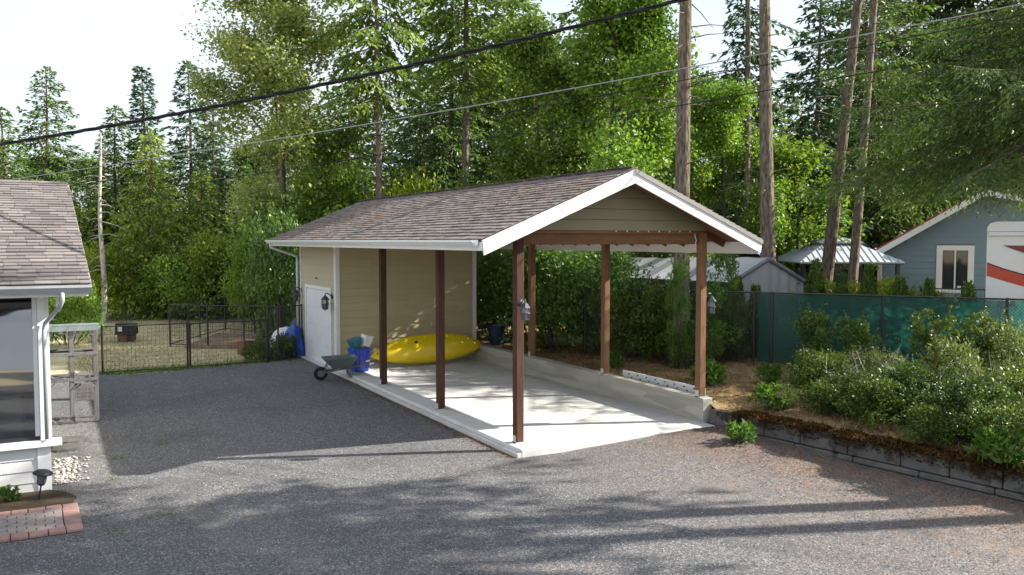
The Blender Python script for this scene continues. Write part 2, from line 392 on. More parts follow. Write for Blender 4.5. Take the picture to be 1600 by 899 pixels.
L['alder'] = m_leaf('cottonwood_leaves', [(0.111, 0.165, 0.062), (0.22, 0.29, 0.095), (0.375, 0.405, 0.156), (0.5, 0.5, 0.243)], .4, clump=.5)
L['yellow'] = m_leaf('yellowing_leaves', [(0.053, 0.126, 0.02), (0.122, 0.206, 0.03), (0.227, 0.286, 0.045)], .45)
L['shrub'] = m_leaf('shrub_leaves', [(0.023, 0.05, 0.011), (0.057, 0.105, 0.019), (0.122, 0.176, 0.03), (0.21, 0.239, 0.051)], .32, .45, .35, 2.5)
L['salal'] = m_leaf('glossy_shrub_leaves', [(0.041, 0.094, 0.025), (0.097, 0.187, 0.042), (0.216, 0.328, 0.072)], .3, .42, .4, 2)
L['salal2'] = m_leaf('bed_shrub_leaves', [(0.015, 0.04, 0.01), (0.034, 0.076, 0.016), (0.069, 0.119, 0.025), (0.116, 0.156, 0.043)], .32, .42, .4, 3)
L['lime'] = m_leaf('lime_shrub_leaves', [(0.113, 0.173, 0.022), (0.242, 0.317, 0.037), (0.436, 0.446, 0.059)], .45, clump=2)
L['thuja'] = m_leaf('arborvitae_sprays', [(0.028, 0.066, 0.017), (0.07, 0.134, 0.024), (0.166, 0.226, 0.04)], .25, clump=3)
L['dry'] = m_leaf('dry_twigs', [(.16,.13,.085), (.30,.26,.19)], .1)
L['straw'] = m_leaf('straw_blades', [(.16,.13,.05), (.33,.27,.13), (.42,.36,.20)], .3)
L['pale'] = m_leaf('pale_shrub_leaves', [(0.043, 0.068, 0.02), (0.086, 0.126, 0.036), (0.162, 0.189, 0.072), (0.239, 0.234, 0.117)], .35, .5, .3, 3)
L['weed'] = m_leaf('weed_leaves', [(.04,.10,.015), (.09,.19,.03), (.16,.27,.05)], .4, clump=4)
L['leaf_litter'] = m_leaf('fallen_leaves', [(.10,.045,.018), (.24,.12,.05), (.36,.22,.10)], .1)

# ================================================================== THE SETTING
def vnoise(x, y, s, seed=0):
    r = np.random.RandomState(seed); out = np.zeros_like(x)
    for k in range(5):
        a = r.uniform(0, 6.28, 2); w = r.uniform(.5, 1.6, 2) * s; out += np.sin(x*w[0] + a[0] + np.sin(y*w[1]*.7)*1.3) * np.cos(y*w[1] + a[1])
    return out / 5
def sheet(name, xs, ys, zf, mat, keep=None):
    X, Y = np.meshgrid(xs, ys); Z = zf(X, Y); nx, ny = len(xs), len(ys)
    V = np.stack([X, Y, Z], -1).reshape(-1, 3)
    i, j = np.meshgrid(np.arange(nx-1), np.arange(ny-1)); a = (j*nx + i).ravel()
    F = np.stack([a, a+1, a+nx+1, a+nx], 1)
    if keep is not None:
        c = V[F].mean(1); F = F[keep(c[:,0], c[:,1])]
    o = link(name, big_mesh(name, V, F, mat, True)); tag(o, kind='structure'); return o
def wall_x(y): return 3.98 + np.maximum(0, -y - .2) * .128          # the garden wall's line
def gz(x, y):                                                       # gravel level
    z = -.125 + .014*vnoise(x, y, .9, 3)
    up = np.clip((x - .6)/2.6, 0, 1) * np.clip((y + 3.2)/2.4, 0, 1) * (y < .6)
    z = z + up*.118
    return z
xs = np.concatenate([np.linspace(-600, -40, 12), np.linspace(-36, 60, 120), np.linspace(70, 600, 12)])
ys = np.concatenate([np.linspace(-200, -40, 6), np.linspace(-36, 90, 140), np.linspace(100, 900, 14)])
sheet('ground', xs, ys, lambda x, y: -.17 + .03*vnoise(x, y, .35, 1) + .02*vnoise(x, y, 1.4, 8) + np.maximum(0, y-26)*.006, M['grass'])
def gk(x, y):
    edge = 12.45 + .25*np.sin(x*1.7) + .12*np.sin(x*5.1) + np.clip(x+3, 0, 3)*.33
    return (y < edge) & (x < wall_x(y) + .1) & (x > -30 + 0*y)
sheet('gravel_driveway', np.arange(-31, 9, .16), np.arange(-34, 15, .16), gz, M['gravel'], gk)
def bz(x, y):
    rise = .36 - .14*np.exp(-np.maximum(0, x - np.where(y > -.2, 4.05, wall_x(y) + .12))/.35)*(y < -.2) + .03*vnoise(x, y, 1.1, 5) + .02*vnoise(x, y, 3.1, 6) + np.clip((x-5)/6, 0, 1)*.10
    back = np.clip((y - 15)/5, 0, 1) * np.clip((12 - x)/7, 0, 1)
    return rise*(1-back) - .3*back
bys = np.arange(-34, 62, .3); us = np.concatenate([np.arange(0, 10, .25), np.linspace(10.2, 70, 60)])
U, Y_ = np.meshgrid(us, bys); X_ = np.where(Y_ > -.2, 4.05, wall_x(Y_) + .06) + U
V = np.stack([X_, Y_, bz(X_, Y_)], -1).reshape(-1, 3); nx = len(us)
i, j = np.meshgrid(np.arange(nx-1), np.arange(len(bys)-1)); a = (j*nx+i).ravel()
tag(link('raised_garden_ground', big_mesh('raised_garden_ground', V, np.stack([a, a+1, a+nx+1, a+nx], 1), M['litter'], True)), kind='structure')
tag(MB().prism([(-9.5,.98),(-6.92,.98),(-6.72,.8),(-6.6,.45),(-6.66,.12),(-9.5,-.15)], 'z', -.20, -.098).build('flower_bed', M['soil']), kind='structure')
# concrete slab and its stepped edge
s = MB().cbox((1.90, 4.95, -.15), (4.06, 10.75, .30), .012).build('concrete_slab', M['slab']); tag(s, kind='structure')
MB().cbox((-.17, 4.94, -.20), (.09, 10.73, .29), .012).build('slab_edge', M['curb'], s)
for y0 in (3.3, 6.7): MB().box(-.09, 3.86, y0, y0+.008, .0005, .003).build('saw_joint', M['curb'], s)

# low board-formed concrete wall
lw = thing('concrete_wall', 'low board-marked concrete wall along the right side of the carport slab', 'wall', (4.0, -.12, 0))
y0 = 0
for k, ln in enumerate((3.5, 3.45, 3.50)):
    MB().cbox((0, y0 + ln/2, .17), (.235, ln-.006, .56), .012).build('wall_pour', M['formed'], lw); y0 += ln

# ================================================================== CARPORT
cp = thing('carport', 'open timber carport with brown shingle gable roof and beige shed at its back', 'carport', (0,0,0))
PW = .145; WX = 3.90; ZB = 3.33
EX = .863; XR = 4.905; XM = 2.02; ZR = 4.64; SL = .417; YF = -.47; YE = 14.33; ZE = ZR - SL*(XM+EX)
def rz_(x): return ZR - SL*abs(x - XM)
rnd = random.Random(4)
def post(x, y, z0, mat, top=ZB+.22):
    o = MB().cbox((x+PW/2, y+PW/2, (z0+.02+top)/2), (PW, PW, top-z0-.02), .01).build('post', mat, cp)
    b = MB().box(x-.006, x-.001, y+.02, y+PW-.02, z0, z0+.13).box(x-.006, x+PW+.006, y-.004, y+PW+.004, z0, z0+.019)
    b.box(x+PW+.001, x+PW+.006, y+.02, y+PW-.02, z0, z0+.13).build('post_bracket', M['steel'], o)
    return o
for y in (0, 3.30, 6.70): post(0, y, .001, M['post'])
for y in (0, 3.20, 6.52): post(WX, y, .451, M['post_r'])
MB().cbox((WX/2+.07, .1125, ZB+.12), (WX-PW-.004, .06, .24), .008).build('front_beam', M['beam'], cp)
MB().cbox((WX/2+.07, .05, ZB+.215), (WX-PW-.004, .055, .05), .006).build('beam_ledger', M['beam'], cp)
for x in (.035, WX+.035): 
    MB().cbox((x+.04, 5.25, ZB+.34), (.09, 10.0, .21), .008).build('side_beam', M['beam_y'], cp)
# little white clips along the beam and a loose cord by the right post
for k in range(8):
    x = 2.0 + k*.235; MB().prism([(x-.016, ZB+.243), (x+.016, ZB+.243), (x, ZB+.215)], 'y', .016, .0205).build('clip', M['white'], cp)
MB().tube([(3.80,.06,ZB+.24),(3.79,.05,ZB+.15),(3.82,.045,ZB+.07),(3.79,.05,ZB-.02)], .008, 6).build('cord', M['whitep'], cp)
# gable siding above the beam: boards cut to the roof slope
z = ZB+.246; gy = .075
while z < ZR - .30:
    z1 = min(z + .19, ZR-.235)
    w0 = (ZR - .115 - z)/SL; w1 = (ZR - .115 - z1)/SL
    w0 = min(w0, XM+.05); w1 = min(w1, XM+.05)
    MB().add([(XM-w0,gy-.034,z),(XM+w0,gy-.034,z),(XM+w1,gy-.004,z1-.004),(XM-w1,gy-.004,z1-.004),(XM-w0,gy+.02,z),(XM+w0,gy+.02,z),(XM+w1,gy+.02,z1),(XM-w1,gy+.02,z1)],
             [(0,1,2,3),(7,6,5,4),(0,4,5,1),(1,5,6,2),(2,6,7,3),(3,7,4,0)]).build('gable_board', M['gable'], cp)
    z += .19
# roof
roof = MB().prism([(-EX, ZE-.02), (XM, ZR-.02), (XR, ZE-.02), (XR, ZE-.06), (XM, ZR-.06), (-EX, ZE-.06)], 'y', YF+.03, YE-.03).build('roof', M['beam_y'], cp)
for k in range(24):
    y = .45 + k*.60
    for sgn, xe in ((-1, -EX+.06), (1, XR-.06)):
        MB().bar((XM + sgn*.05, y, ZR-.15-.02), (xe, y, rz_(xe)-.13), .045, .13, (0,0,1)).build('rafter', M['beam_y'], roof)
def rake(sgn):
    xe = -EX-.01 if sgn < 0 else XR+.01
    t0, d = .012, .245
    pts = [(XM, ZR-.02-t0), (xe, rz_(xe)-.02-t0), (xe + (-sgn)*(.03), rz_(xe)-.02-d), (XM, ZR-.02-d)]
    return pts
MB().prism(rake(-1), 'y', YF-.045, YF-.005).build('rake_board', M['rake'], cp)
MB().prism(rake(1), 'y', YF-.048, YF-.008).build('rake_board', M['rake'], cp)
tr_ = MB()
xe = XR+.02
tr_.prism([(XM+.004, ZR-.022), (xe, rz_(xe)-.022), (xe, rz_(xe)-.098), (XM+.004, ZR-.098)], 'y', YF-.066, YF-.05)
tr_.build('rake_trim', M['flashing'], cp)
for sgn in (-1, 1): MB().prism([(p, q) for p, q in rake(sgn)], 'y', YE+.001, YE+.03).build('rake_board', M['rake'], cp)
# gutters along both eaves
def gutter(x, sgn, y0, y1, z, root, name='gutter'):
    pr = [(0,0),(.0,-.10),(.07,-.10),(.115,-.035),(.115,0),(.107,0),(.107,-.03),(.066,-.092),(.008,-.092),(.008,0)]
    return MB().prism([(x + sgn*p, z+q) for p, q in pr], 'y', y0, y1).build(name, M['gutter'], root)
gutter(-EX-.012, -1, YF+.10, YE, ZE-.03, cp); gutter(XR+.012, 1, YF+.10, YE, ZE-.03, cp)
for x, dz in ((-EX, .20), (XR-.03, .29)): MB().box(x, x+.03, YF+.005, YE-.03, ZE-dz, ZE-.065).build('fascia', M['gutter'], cp)  # right fascia deepened so the eave shadow reaches farther in on the slab
dp = MB().tube([(-EX-.06, 13.95, ZE-.12), (-EX-.06, 13.95, ZE-.24), (-.10, 14.06, ZE-.52), (-.09, 14.07, ZE-.70), (-.09, 14.07, -.05)], .035, 8)
dp.build('downspout', M['gutter'], cp, True)
# shingles: one mesh per length, every nearest one an object, the rest joined
def shingle_mesh(w, h=.20, th=.012):
    return MB().add([(0,0,.002),(w,0,.002),(w,h,0),(0,h,0),(0,0,th+.004),(w,0,th+.004),(w,h,.003),(0,h,.003)],
                    [(0,3,2,1),(4,5,6,7),(0,1,5,4),(1,2,6,5),(2,3,7,6),(3,0,4,7)])
def shingles(root, P0, ax, up, length, slope_len, mat, expo, near, seed, maxn=300, name='shingle'):
    """courses along ax starting at P0, running up the slope; `near` scores a point, the best `maxn` become objects"""
    r = random.Random(seed); ax = Vector(ax).normalized(); up = Vector(up).normalized(); n = ax.cross(up).normalized()
    if n.z < 0: n = -n
    ws = [.17, .22, .27, .33]; protos = []
    for w in ws:
        me = shingle_mesh(w-.004, expo*1.45).mesh(name); me.materials.append(mat); protos.append((w, me))
    items = []
    k = 0
    while k*expo < slope_len - .02:
        t = -r.random()*.25
        while t < length - .03:
            w, me = r.choice(protos)
            t0 = max(t, 0.)
            sx = 1 if t0 + w <= length else max(.2, (length-t0)/w)
            p = Vector(P0) + ax*t0 + up*(k*expo - .012 + r.uniform(-.004,.004)) + n*(.002 + r.choice((0,.004)) )
            items.append((near(p), p, me, sx)); t = t0 + w
        k += 1
    items.sort(key=lambda q: q[0])
    R = Matrix((ax, up, n)).transposed() if ax.cross(up).dot(n) > 0 else Matrix((-ax, up, n)).transposed()
    flip = ax.cross(up).dot(n) < 0
    q = R.to_4x4()
    tilt = Matrix.Rotation(-math.atan2(.008, expo*1.0), 4, 'X')
    for c, p, me, sx in items[:maxn]:
        o = link(name, me, root); pp = p if not flip else p + ax*(sx*max(v.co.x for v in me.vertices))
        o.matrix_local = Matrix.Translation(pp) @ q @ tilt @ Matrix.Diagonal((sx,1,1,1))
    rest = MB()
    for c, p, me, sx in items[maxn:]:
        pp = p if not flip else p + ax*(sx*max(v.co.x for v in me.vertices))
        mm = Matrix.Translation(pp) @ q @ tilt @ Matrix.Diagonal((sx,1,1,1))
        rest.add([mm @ v.co for v in me.vertices], [tuple(f.vertices) for f in me.polygons])
    if rest.v: tag(rest.build('shingle_field', mat, root), kind='stuff')
cs = 1/math.sqrt(1+SL*SL); sll = (XM+EX)/cs
camv = Vector(CAM)
shingles(roof, (-EX-.015, YF-.03, ZE-.018), (0,1,0), (cs,0,SL*cs), YE-YF+.04, sll, M['shingle'], .145, lambda p: (p-camv).length, 11)
shingles(roof, (XR+.015, YF-.03, ZE-.018), (0,1,0), (-cs,0,SL*cs), YE-YF+.04, sll, M['shingle'], .145, lambda p: 1, 12, maxn=0)
for k in range(50):
    y = YF - .03 + k*.298
    if y + .30 > YE+.05: break
    MB().add([(XM-.14,y,ZR-.055),(XM,y,ZR+.012),(XM+.14,y,ZR-.055),(XM-.14,y+.31,ZR-.062),(XM,y+.31,ZR+.004),(XM+.14,y+.31,ZR-.062)],
             [(0,1,4,3),(1,2,5,4),(0,2,1)]).build('ridge_cap', M['shingle'], roof)
# shed at the back of the carport
SY = 10.30; SB = 14.0; SX1 = 4.16; ZT = 3.40
MB().box(.03, SX1-.03, SY+.02, SB-.02, -.3, ZT).build('shed_core', M['siding'], cp)
z = -.10; rr = random.Random(9); 
while z < ZT:
    x = .10; e = .20
    while x < SX1-.12:
        w = rr.choice((.9, 1.4, 2.0, 2.7)); x1 = min(SX1-.10, x+w)
        if SX1-.10 - x1 < .4: x1 = SX1-.10
        MB().add([(x,SY-.018,z),(x1-.004,SY-.018,z),(x1-.004,SY+.010,z+e-.004),(x,SY+.010,z+e-.004),(x,SY+.025,z),(x1-.004,SY+.025,z),(x1-.004,SY+.025,z+e),(x,SY+.025,z+e)],
                 [(0,1,2,3),(7,6,5,4),(0,4,5,1),(1,5,6,2),(2,6,7,3),(3,7,4,0)]).build('siding_board', M['siding'], cp); x = x1
    for a, b in ((SY+.10, 10.74), (13.50, SB-.08)) if z+.1 < 2.10 else ((SY+.10, SB-.08),):
        MB().add([(-.010,a,z),(-.010,b,z),(.016,b,z+e-.004),(.016,a,z+e-.004),(.035,a,z),(.035,b,z),(.035,b,z+e),(.035,a,z+e)],
                 [(3,2,1,0),(4,5,6,7),(1,5,4,0),(2,6,5,1),(3,7,6,2),(0,4,7,3)]).build('siding_board', M['siding_y'], cp)
    for a, b in ((SY+.10, SB-.08),):
        MB().box(SX1-.03, SX1-.008, a, b, z, z+e-.004).build('siding_board', M['siding_y'], cp)
    z += e
for x0, x1 in ((-.012,.095), (SX1-.095, SX1+.012)): MB().box(x0, x1, SY-.034, SY+.015, -.10, ZT).build('corner_trim', M['white'], cp)
for y0, y1 in ((SY+.0155, SY+.10), (SB-.10, SB+.01)):
    MB().box(-.026, .02, y0, y1, -.13, ZT).build('corner_trim', M['white'], cp)
    MB().box(SX1-.02, SX1+.014, y0, y1, -.13, ZT).build('corner_trim', M['white'], cp)
MB().prism([(.02, ZT-.1), (SX1-.02, ZT-.1), (SX1-.02, ZE+.15), (XM, ZR-.08), (.02, ZE+.15)], 'y', SB-.06, SB-.02).build('back_gable', M['siding'], cp)
# garage door in the side of the shed
gd = MB().box(.028, .0325, 10.86, 13.38, -.115, 2.0).build('garage_door', M['door'], cp)
for k in range(4):
    z0 = -.10 + k*.525
    MB().cbox((.020, 12.12, z0+.258), (.018, 2.50, .512), .006).build('door_panel', M['door'], gd)
for a, b, z0, z1 in ((10.745, 10.86, -.12, 2.0), (13.38, 13.495, -.12, 2.0), (10.745, 13.495, 2.0, 2.10)):
    MB().box(-.016, .03, a+.002, b-.002, z0, z1-.002).build('door_frame', M['white'], cp)
MB().cbox((-.06, 12.12, -.115), (.20, 2.76, .06), .01).build('door_threshold', M['curb'], cp)
MB().box(-.035, .006, 12.1, 12.26, 2.30, 2.335).build('vent_hood', M['lamp_m'], cp)

# ------------------------------------------------------------------ lanterns
def lantern(label, loc, rz, mats, s=1.0):
    t = thing('wall_lantern', label, 'lantern', loc, rz, 'lanterns on the carport')
    m, g = mats
    MB().lathe([(.055,0),(.055,.012),(.03,.03)], n=14).build('back_plate', m, t, True).rotation_euler = (rad(-90),0,0)
    MB().tube([(0,.0,0),(0,-.06,.05),(0,-.11,.055),(0,-.125,.02)], .010, 8).build('arm', m, t, True)
    c = (0,-.125,0)
    MB().lathe([(.012,.02),(.03,.005),(.075,-.05),(.082,-.065),(.07,-.066)], c, 6).build('cap', m, t)
    gl = MB().lathe([(.052,-.068),(.060,-.14),(.050,-.225)], c, 6).build('glass', g, t)
    cage = MB()
    for k in range(6):
        a = 2*math.pi*k/6
        cage.tube([(c[0]+.064*math.cos(a), c[1]+.064*math.sin(a), -.066), (c[0]+.070*math.cos(a), c[1]+.070*math.sin(a), -.14), (c[0]+.056*math.cos(a), c[1]+.056*math.sin(a), -.226)], .005, 5)
    cage.lathe([(.073,-.146),(.075,-.14),(.073,-.134)], c, 12, False); cage.build('cage', m, t)
    MB().lathe([(.062,-.226),(.062,-.236),(.02,-.25),(.008,-.27)], c, 12).build('finial', m, t)
    t.scale = (s,s,s); return t
lantern('black lantern on the shed wall beside the white corner trim, nearer of two', (-.018, 10.66, 1.88), rad(-90), (M['lamp_m'], M['lampglass']), 1.45)
lantern('black lantern at the far end of the shed side wall beyond the garage door', (-.016, 13.95, 1.90), rad(-90), (M['lamp_m'], M['lampglass']), 1.45)
lantern('tarnished grey lantern on the front left carport post', (.09, -.004, 2.36), 0, (M['pewter'], M['lampglass']), 1.12)
lantern('dark lantern on the right side of the front right carport post', (WX+PW+.004, .07, 2.33), rad(90), (M['lamp_m'], M['lampglass']), 1.3)

# ================================================================== LEFT HOUSE
HR = rad(1.7)
hs = thing('house', 'white sided house corner with shingle roof and large vinyl-covered porch window', 'house', (-6.90, 1.04, -.12), HR)
# local: front wall along -x at y=0, corner at (0,0), ground z=0
HL = 6.0; HD = 4.9; hz0 = .60
for k in range(4):
    z0 = -.03 + k*.165; x = -.16
    while x > -HL:
        w = rnd.choice((1.0, 1.7, 2.3)) if not (k == 2 and x == -.16) else .42
        x1 = max(-HL, x-w)
        MB().add([(x1+.004,-.012,z0),(x,-.012,z0),(x,.004,z0+.163),(x1+.004,.004,z0+.163),(x1+.004,.03,z0),(x,.03,z0),(x,.03,z0+.163),(x1+.004,.03,z0+.163)],
                 [(0,1,2,3),(7,6,5,4),(0,4,5,1),(1,5,6,2),(2,6,7,3),(3,7,4,0)]).build('siding_board', M['white_siding'], hs); x = x1
MB().box(-.158, .012, -.03, .03, -.02, hz0+.03).build('corner_trim', M['white'], hs)
MB().box(-.01, .014, .032, HD, .0, hz0+.03).build('side_wall', M['white_siding'], hs)
for k in range(13): MB().box(-.012, .012-.004*(k % 2), .34, HD, hz0+.032+k*.165, hz0+.194+k*.165).build('side_board', M['white_siding'], hs)
MB().cbox((-HL/2+.07, -.035, hz0+.085), (HL+.16, .15, .10), .012).build('sill', M['white'], hs)
MB().box(-HL, .0, -.01, HD, -.25, -.035).build('foundation', M['curb'], hs)
# porch window: frame, dark reveal, wavy clear vinyl
fr = MB().box(-.115, -.02, -.05, .03, hz0+.135, 2.76).build('window_frame', M['white'], hs)
MB().box(-.016, .03, -.03, .05, hz0+.135, 2.76).build('corner_trim', M['gutter'], hs)
MB().box(-.175, -.118, -.035, .02, hz0+.19, 2.74).build('inner_frame', M['gutter'], fr)
MB().box(-HL, -.118, -.045, .02, hz0+.136, hz0+.188).build('bottom_frame', M['black'], fr)
MB().box(-HL, -.02, -.02, .05, 2.745, 2.80).build('head_board', M['black'], hs)
nx_, nz_ = 60, 70; xs_ = np.linspace(-HL+.1, -.176, nx_); zs_ = np.linspace(hz0+.19, 2.74, nz_)
X, Z = np.meshgrid(xs_, zs_)
up = np.clip((Z-1.45)/1.3, 0, 1)
Yv = -.02 + .20*up**1.7 + .004*np.sin(Z*6 + .8*np.sin(X*1.1)) + .008*np.sin(X*2.3+Z*1.3)*(up+.1) + .0015*np.sin(Z*21+X*2)
V = np.stack([X, Yv, Z], -1).reshape(-1,3); i, j = np.meshgrid(np.arange(nx_-1), np.arange(nz_-1)); a = (j*nx_+i).ravel()
o = link('vinyl_window', big_mesh('vinyl_window', V, np.stack([a, a+1, a+nx_+1, a+nx_],1), M['vinyl'], True), hs)
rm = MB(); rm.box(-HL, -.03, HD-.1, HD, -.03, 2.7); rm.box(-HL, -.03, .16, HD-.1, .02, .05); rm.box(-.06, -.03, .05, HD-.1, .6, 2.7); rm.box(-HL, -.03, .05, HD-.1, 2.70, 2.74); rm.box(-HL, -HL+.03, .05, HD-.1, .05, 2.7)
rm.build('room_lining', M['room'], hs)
ch = thing('armchair', 'dark brown armchair seen through the porch window', 'armchair', (-7.45, 2.1, -.07), .4)
MB().cbox((0,0,.30), (.75,.75,.34), .08).build('seat', M['post'], ch); MB().cbox((0,.33,.72), (.75,.16,.75), .07).build('backrest', M['post'], ch)
for sx in (-1,1): MB().cbox((sx*.40,0,.45), (.14,.75,.5), .06).build('armrest', M['post'], ch)
# roof of the house
RE = -.56; RX = .52; RY = 4.35; Z0 = 2.93; Z1 = Z0 + .335*(RY-RE) ; 
hroof = MB().prism([(RE, Z0), (RY, Z1), (RY, Z1-.05), (RE, Z0-.05)], 'x', -HL, RX).build('roof', M['beam_y'], hs)
MB().prism([(RY, Z1-.003), (RY*2-RE, Z0), (RY*2-RE, Z0-.05), (RY, Z1-.05)], 'x', -HL, RX).build('back_roof', M['shingle2'], hs)
MB().prism([(.05, 2.80), (HD-.1, 2.80), (HD-.1, Z0+.5), (RY, Z1-.06), (.05, Z0+.13)], 'x', -.05, -.02).build('gable_wall', M['white_siding'], hs)
l_ = math.hypot(RY-RE, Z1-Z0)
hl = 3.4
def near_h(p):
    w = Matrix.Rotation(HR, 3, 'Z') @ p + Vector((-6.9,1.04,-.12)); return -p.x
shingles(hroof, (RX+.02-hl, RE-.02, Z0+.004), (1,0,0), (0, RY-RE, Z1-Z0), hl, l_, M['shingle2'], .145, near_h, 31)
MB().prism([(RE-.02, Z0+.006), (RY, Z1+.006), (RY, Z1-.11), (RE-.02, Z0-.11)], 'x', RX+.001, RX+.025).build('rake_board', M['flashing'], hs)
gp = [(0,0),(0,-.11),(-.07,-.11),(-.115,-.035),(-.115,0),(-.107,0),(-.107,-.03),(-.066,-.10),(-.008,-.10),(-.008,0)]
MB().prism([(RE-.015+p, Z0-.01+q) for p, q in gp], 'x', -HL, RX+.02).build('gutter', M['gutter2'], hs)
MB().box(-HL, RX-.02, RE+.0, RE+.02, Z0-.17, Z0-.055).build('fascia', M['gutter'], hs)
MB().box(-HL, RX-.02, RE+.022, -.055, Z0-.14, Z0-.125).build('soffit', M['white'], hs)
MB().tube([(.18,RE-.07,Z0-.11),(.18,RE-.07,Z0-.22),(.15,RE-.02,Z0-.30),(-.02,-.10,Z0-.56),(-.035,-.11,Z0-.66),(-.035,-.11,hz0+.15)], .029, 10).build('downspout', M['gutter2'], hs, True)
MB().prism([(-.115,RE),(-.09,RE)][:0] or [(-.05,Z0-.30),(RE+.01,Z0-.15),(RE+.01,Z0-.18),(-.05,Z0-.36)], 'x', .12, .15).build('bracket', M['white'], hs)

# weathered timber rack beside the house
rk = thing('plant_rack', 'weathered grey timber shelving rack with slatted roof beside the left house', 'shelf rack', (-6.97, 5.95, -.12), 0)
RW = .90; RD = .52; RH = 1.80
for x in (0, .44, .86):
    for y in (0, RD):
        MB().cbox((x+.03, y+.03, RH/2), (.078, .07, RH), .006).build('upright', M['grey_wood'], rk)
for y in (-.012, RD+.072):
    for z in (1.34, .84): MB().cbox((RW/2+.01, y, z), (RW+.04, .024, .06), .004).build('rail', M['grey_wood'], rk)
    for x0 in (.06, .50) if y < 0 else ():
        for z0, up in ((RH, -1), (.87, 1), (.81, -1), (.02, 1)):
            for sx in (0, 1):
                xa = x0 + (.38 if sx else 0); d = -1 if sx else 1
                MB().bar((xa, y, z0+up*.13), (xa+d*.12, y, z0+up*.01), .022, .045, (0,1,0)).build('corner_brace', M['grey_wood'], rk)
for z in (.87, 1.36):
    for k in range(5):
        if z > 1 and k < 3: continue
        MB().cbox((RW/2+.01, .08+k*.105, z+.02), (RW-.02, .09, .02), .003).build('shelf_slat', M['grey_wood'], rk)
for k in range(4): MB().cbox((.68, .25, .42+k*.075), (.33, .02, .07), .004).build('box_board', M['grey_wood'], rk)
MB().box(.52, .84, .262, .50, .40, .70).build('box_body', M['grey_wood'], rk)
for k in range(4):
    y = -.06 + k*.165; MB().cbox((RW/2+.01, y+.08, RH+.10-k*.012), (RW+.10, .175, .028), .005).build('roof_slat', M['sage'], rk)
MB().box(-.03, RW+.06, -.065, -.045, RH-.01, RH+.085).build('roof_fascia', M['sage'], rk)
bd = MB().bar((-6.87, 3.9, -.11), (-6.93, 2.7, .86), .30, .025, (1,0,0)).build('leaning_board', M['black_p'])
tag(bd, 'black board leaning against the left house beneath the downspout', 'board')

# path light, flagstones, pavers
pl = thing('path_light', 'black solar path light tilted in the bed before the white siding', 'path light', (-7.05, .50, -.10)); pl.rotation_euler = (rad(4), rad(9), 0)
MB().tube([(0,0,-.1),(0,0,.20)], .011, 8).build('stake', M['black_p'], pl); MB().lathe([(.025,.20),(.045,.215),(.05,.23)], n=14).build('base_cup', M['black_p'], pl)
MB().lathe([(.045,.231),(.062,.36)], n=10).build('lens', M['lampglass'], pl)
for k in range(4): a = k*math.pi/2+.4; MB().tube([(.05*math.cos(a),.05*math.sin(a),.225),(.066*math.cos(a),.066*math.sin(a),.365)], .006, 5).build('strut', M['black_p'], pl)
MB().lathe([(.125,.362),(.128,.372),(.085,.405),(.03,.42)], n=16).build('hood', M['black_p'], pl, True)
for k, (x, y, w, h, lab) in enumerate(((-6.62,4.35,.62,.52,'dark flat flagstone beside the house, farther of two under the rack'), (-6.66,3.72,.60,.50,'dark flat flagstone beside the house, nearer of two above the pale pebbles'))):
    a = [i*math.pi/6 for i in range(12)]; rr = random.Random(k)
    poly = [(w/2*math.cos(t)*rr.uniform(.93,1.08), h/2*math.sin(t)*rr.uniform(.93,1.08)) for t in a]
    o = MB().prism(poly, 'z', -.03, .028).build('flagstone', M['flag']); o.location = (x, y, -.115); tag(o, lab, 'stone', 'flagstones beside the left house')
pv = thing('paver_path', 'grey paver path edged with red bricks before the left house', 'path', (-6.59, .08, -.12), rad(1.5))
pr_ = random.Random(2); BW = .105; BL = .205
def brick(x, y, w, h, m):
    MB().cbox((x + w/2, y + h/2, .012 + pr_.uniform(-.003,.004)), (w-.010, h-.010, .055), .007).build('brick', m, pv)
X0 = -2.6
x = 0
while x > X0:
    w = pr_.choice((.19,.205)); brick(x-w, -.20, w, .20, M['paver_r']); brick(x-w, -1.22, w, .20, M['paver_r']); x -= w
for k in range(4):
    brick(-.20, -.405 - k*.205, .20, .20, M['paver_r']) if k < 4 else None
yy = -.20
for r_ in range(8):
    y0_ = -.20 - (r_+1)*.1025; x = -.20 - (.10 if r_ % 2 else 0)
    if r_ % 2: brick(-.30, y0_, .10, .1025, M['paver_g'])
    while x > X0: brick(x-.205, y0_, .205, .1025, M['paver_g']); x -= .205
MB().box(X0, -.0, -1.22, 0, -.05, .006).build('bedding_sand', M['soil'], pv)

def stones(name, pts, size, mat, seed):
    r = np.random.RandomState(seed); n = len(pts)
    base = np.array([(1,0,0),(0,1,0),(-1,0,0),(0,-1,0),(0,0,.8),(0,0,-.5)], float)
    fs = np.array([(0,1,4),(1,2,4),(2,3,4),(3,0,4),(1,0,5),(2,1,5),(3,2,5),(0,3,5)])
    s = r.uniform(.5, 1.25, (n,1,3))*size; s[:,:,2] *= .7
    an = r.uniform(0, 6.28, n); c, sn = np.cos(an), np.sin(an)
    v = base[None]*s*r.uniform(.75,1.2,(n,6,1)); x = v[...,0]*c[:,None]-v[...,1]*sn[:,None]; y = v[...,0]*sn[:,None]+v[...,1]*c[:,None]
    V = np.stack([x, y, v[...,2]], -1) + pts[:,None,:]
    F = (fs[None] + (np.arange(n)*6)[:,None,None]).reshape(-1,3)
    return link(name, big_mesh(name, V.reshape(-1,3), F, mat))
R_ = np.random.RandomState(5)
n = 330; px = R_.normal(-6.72, .14, n); py = R_.uniform(1.3, 3.0, n); k = px > -6.86; px, py = px[k], py[k]
tag(stones('pale_pebbles', np.stack([px, py, gz(px, py)+.012], -1), .034, M['stone'], 1), 'pale pebbles strewn along the foot of the left house', 'pebbles', kind='stuff')
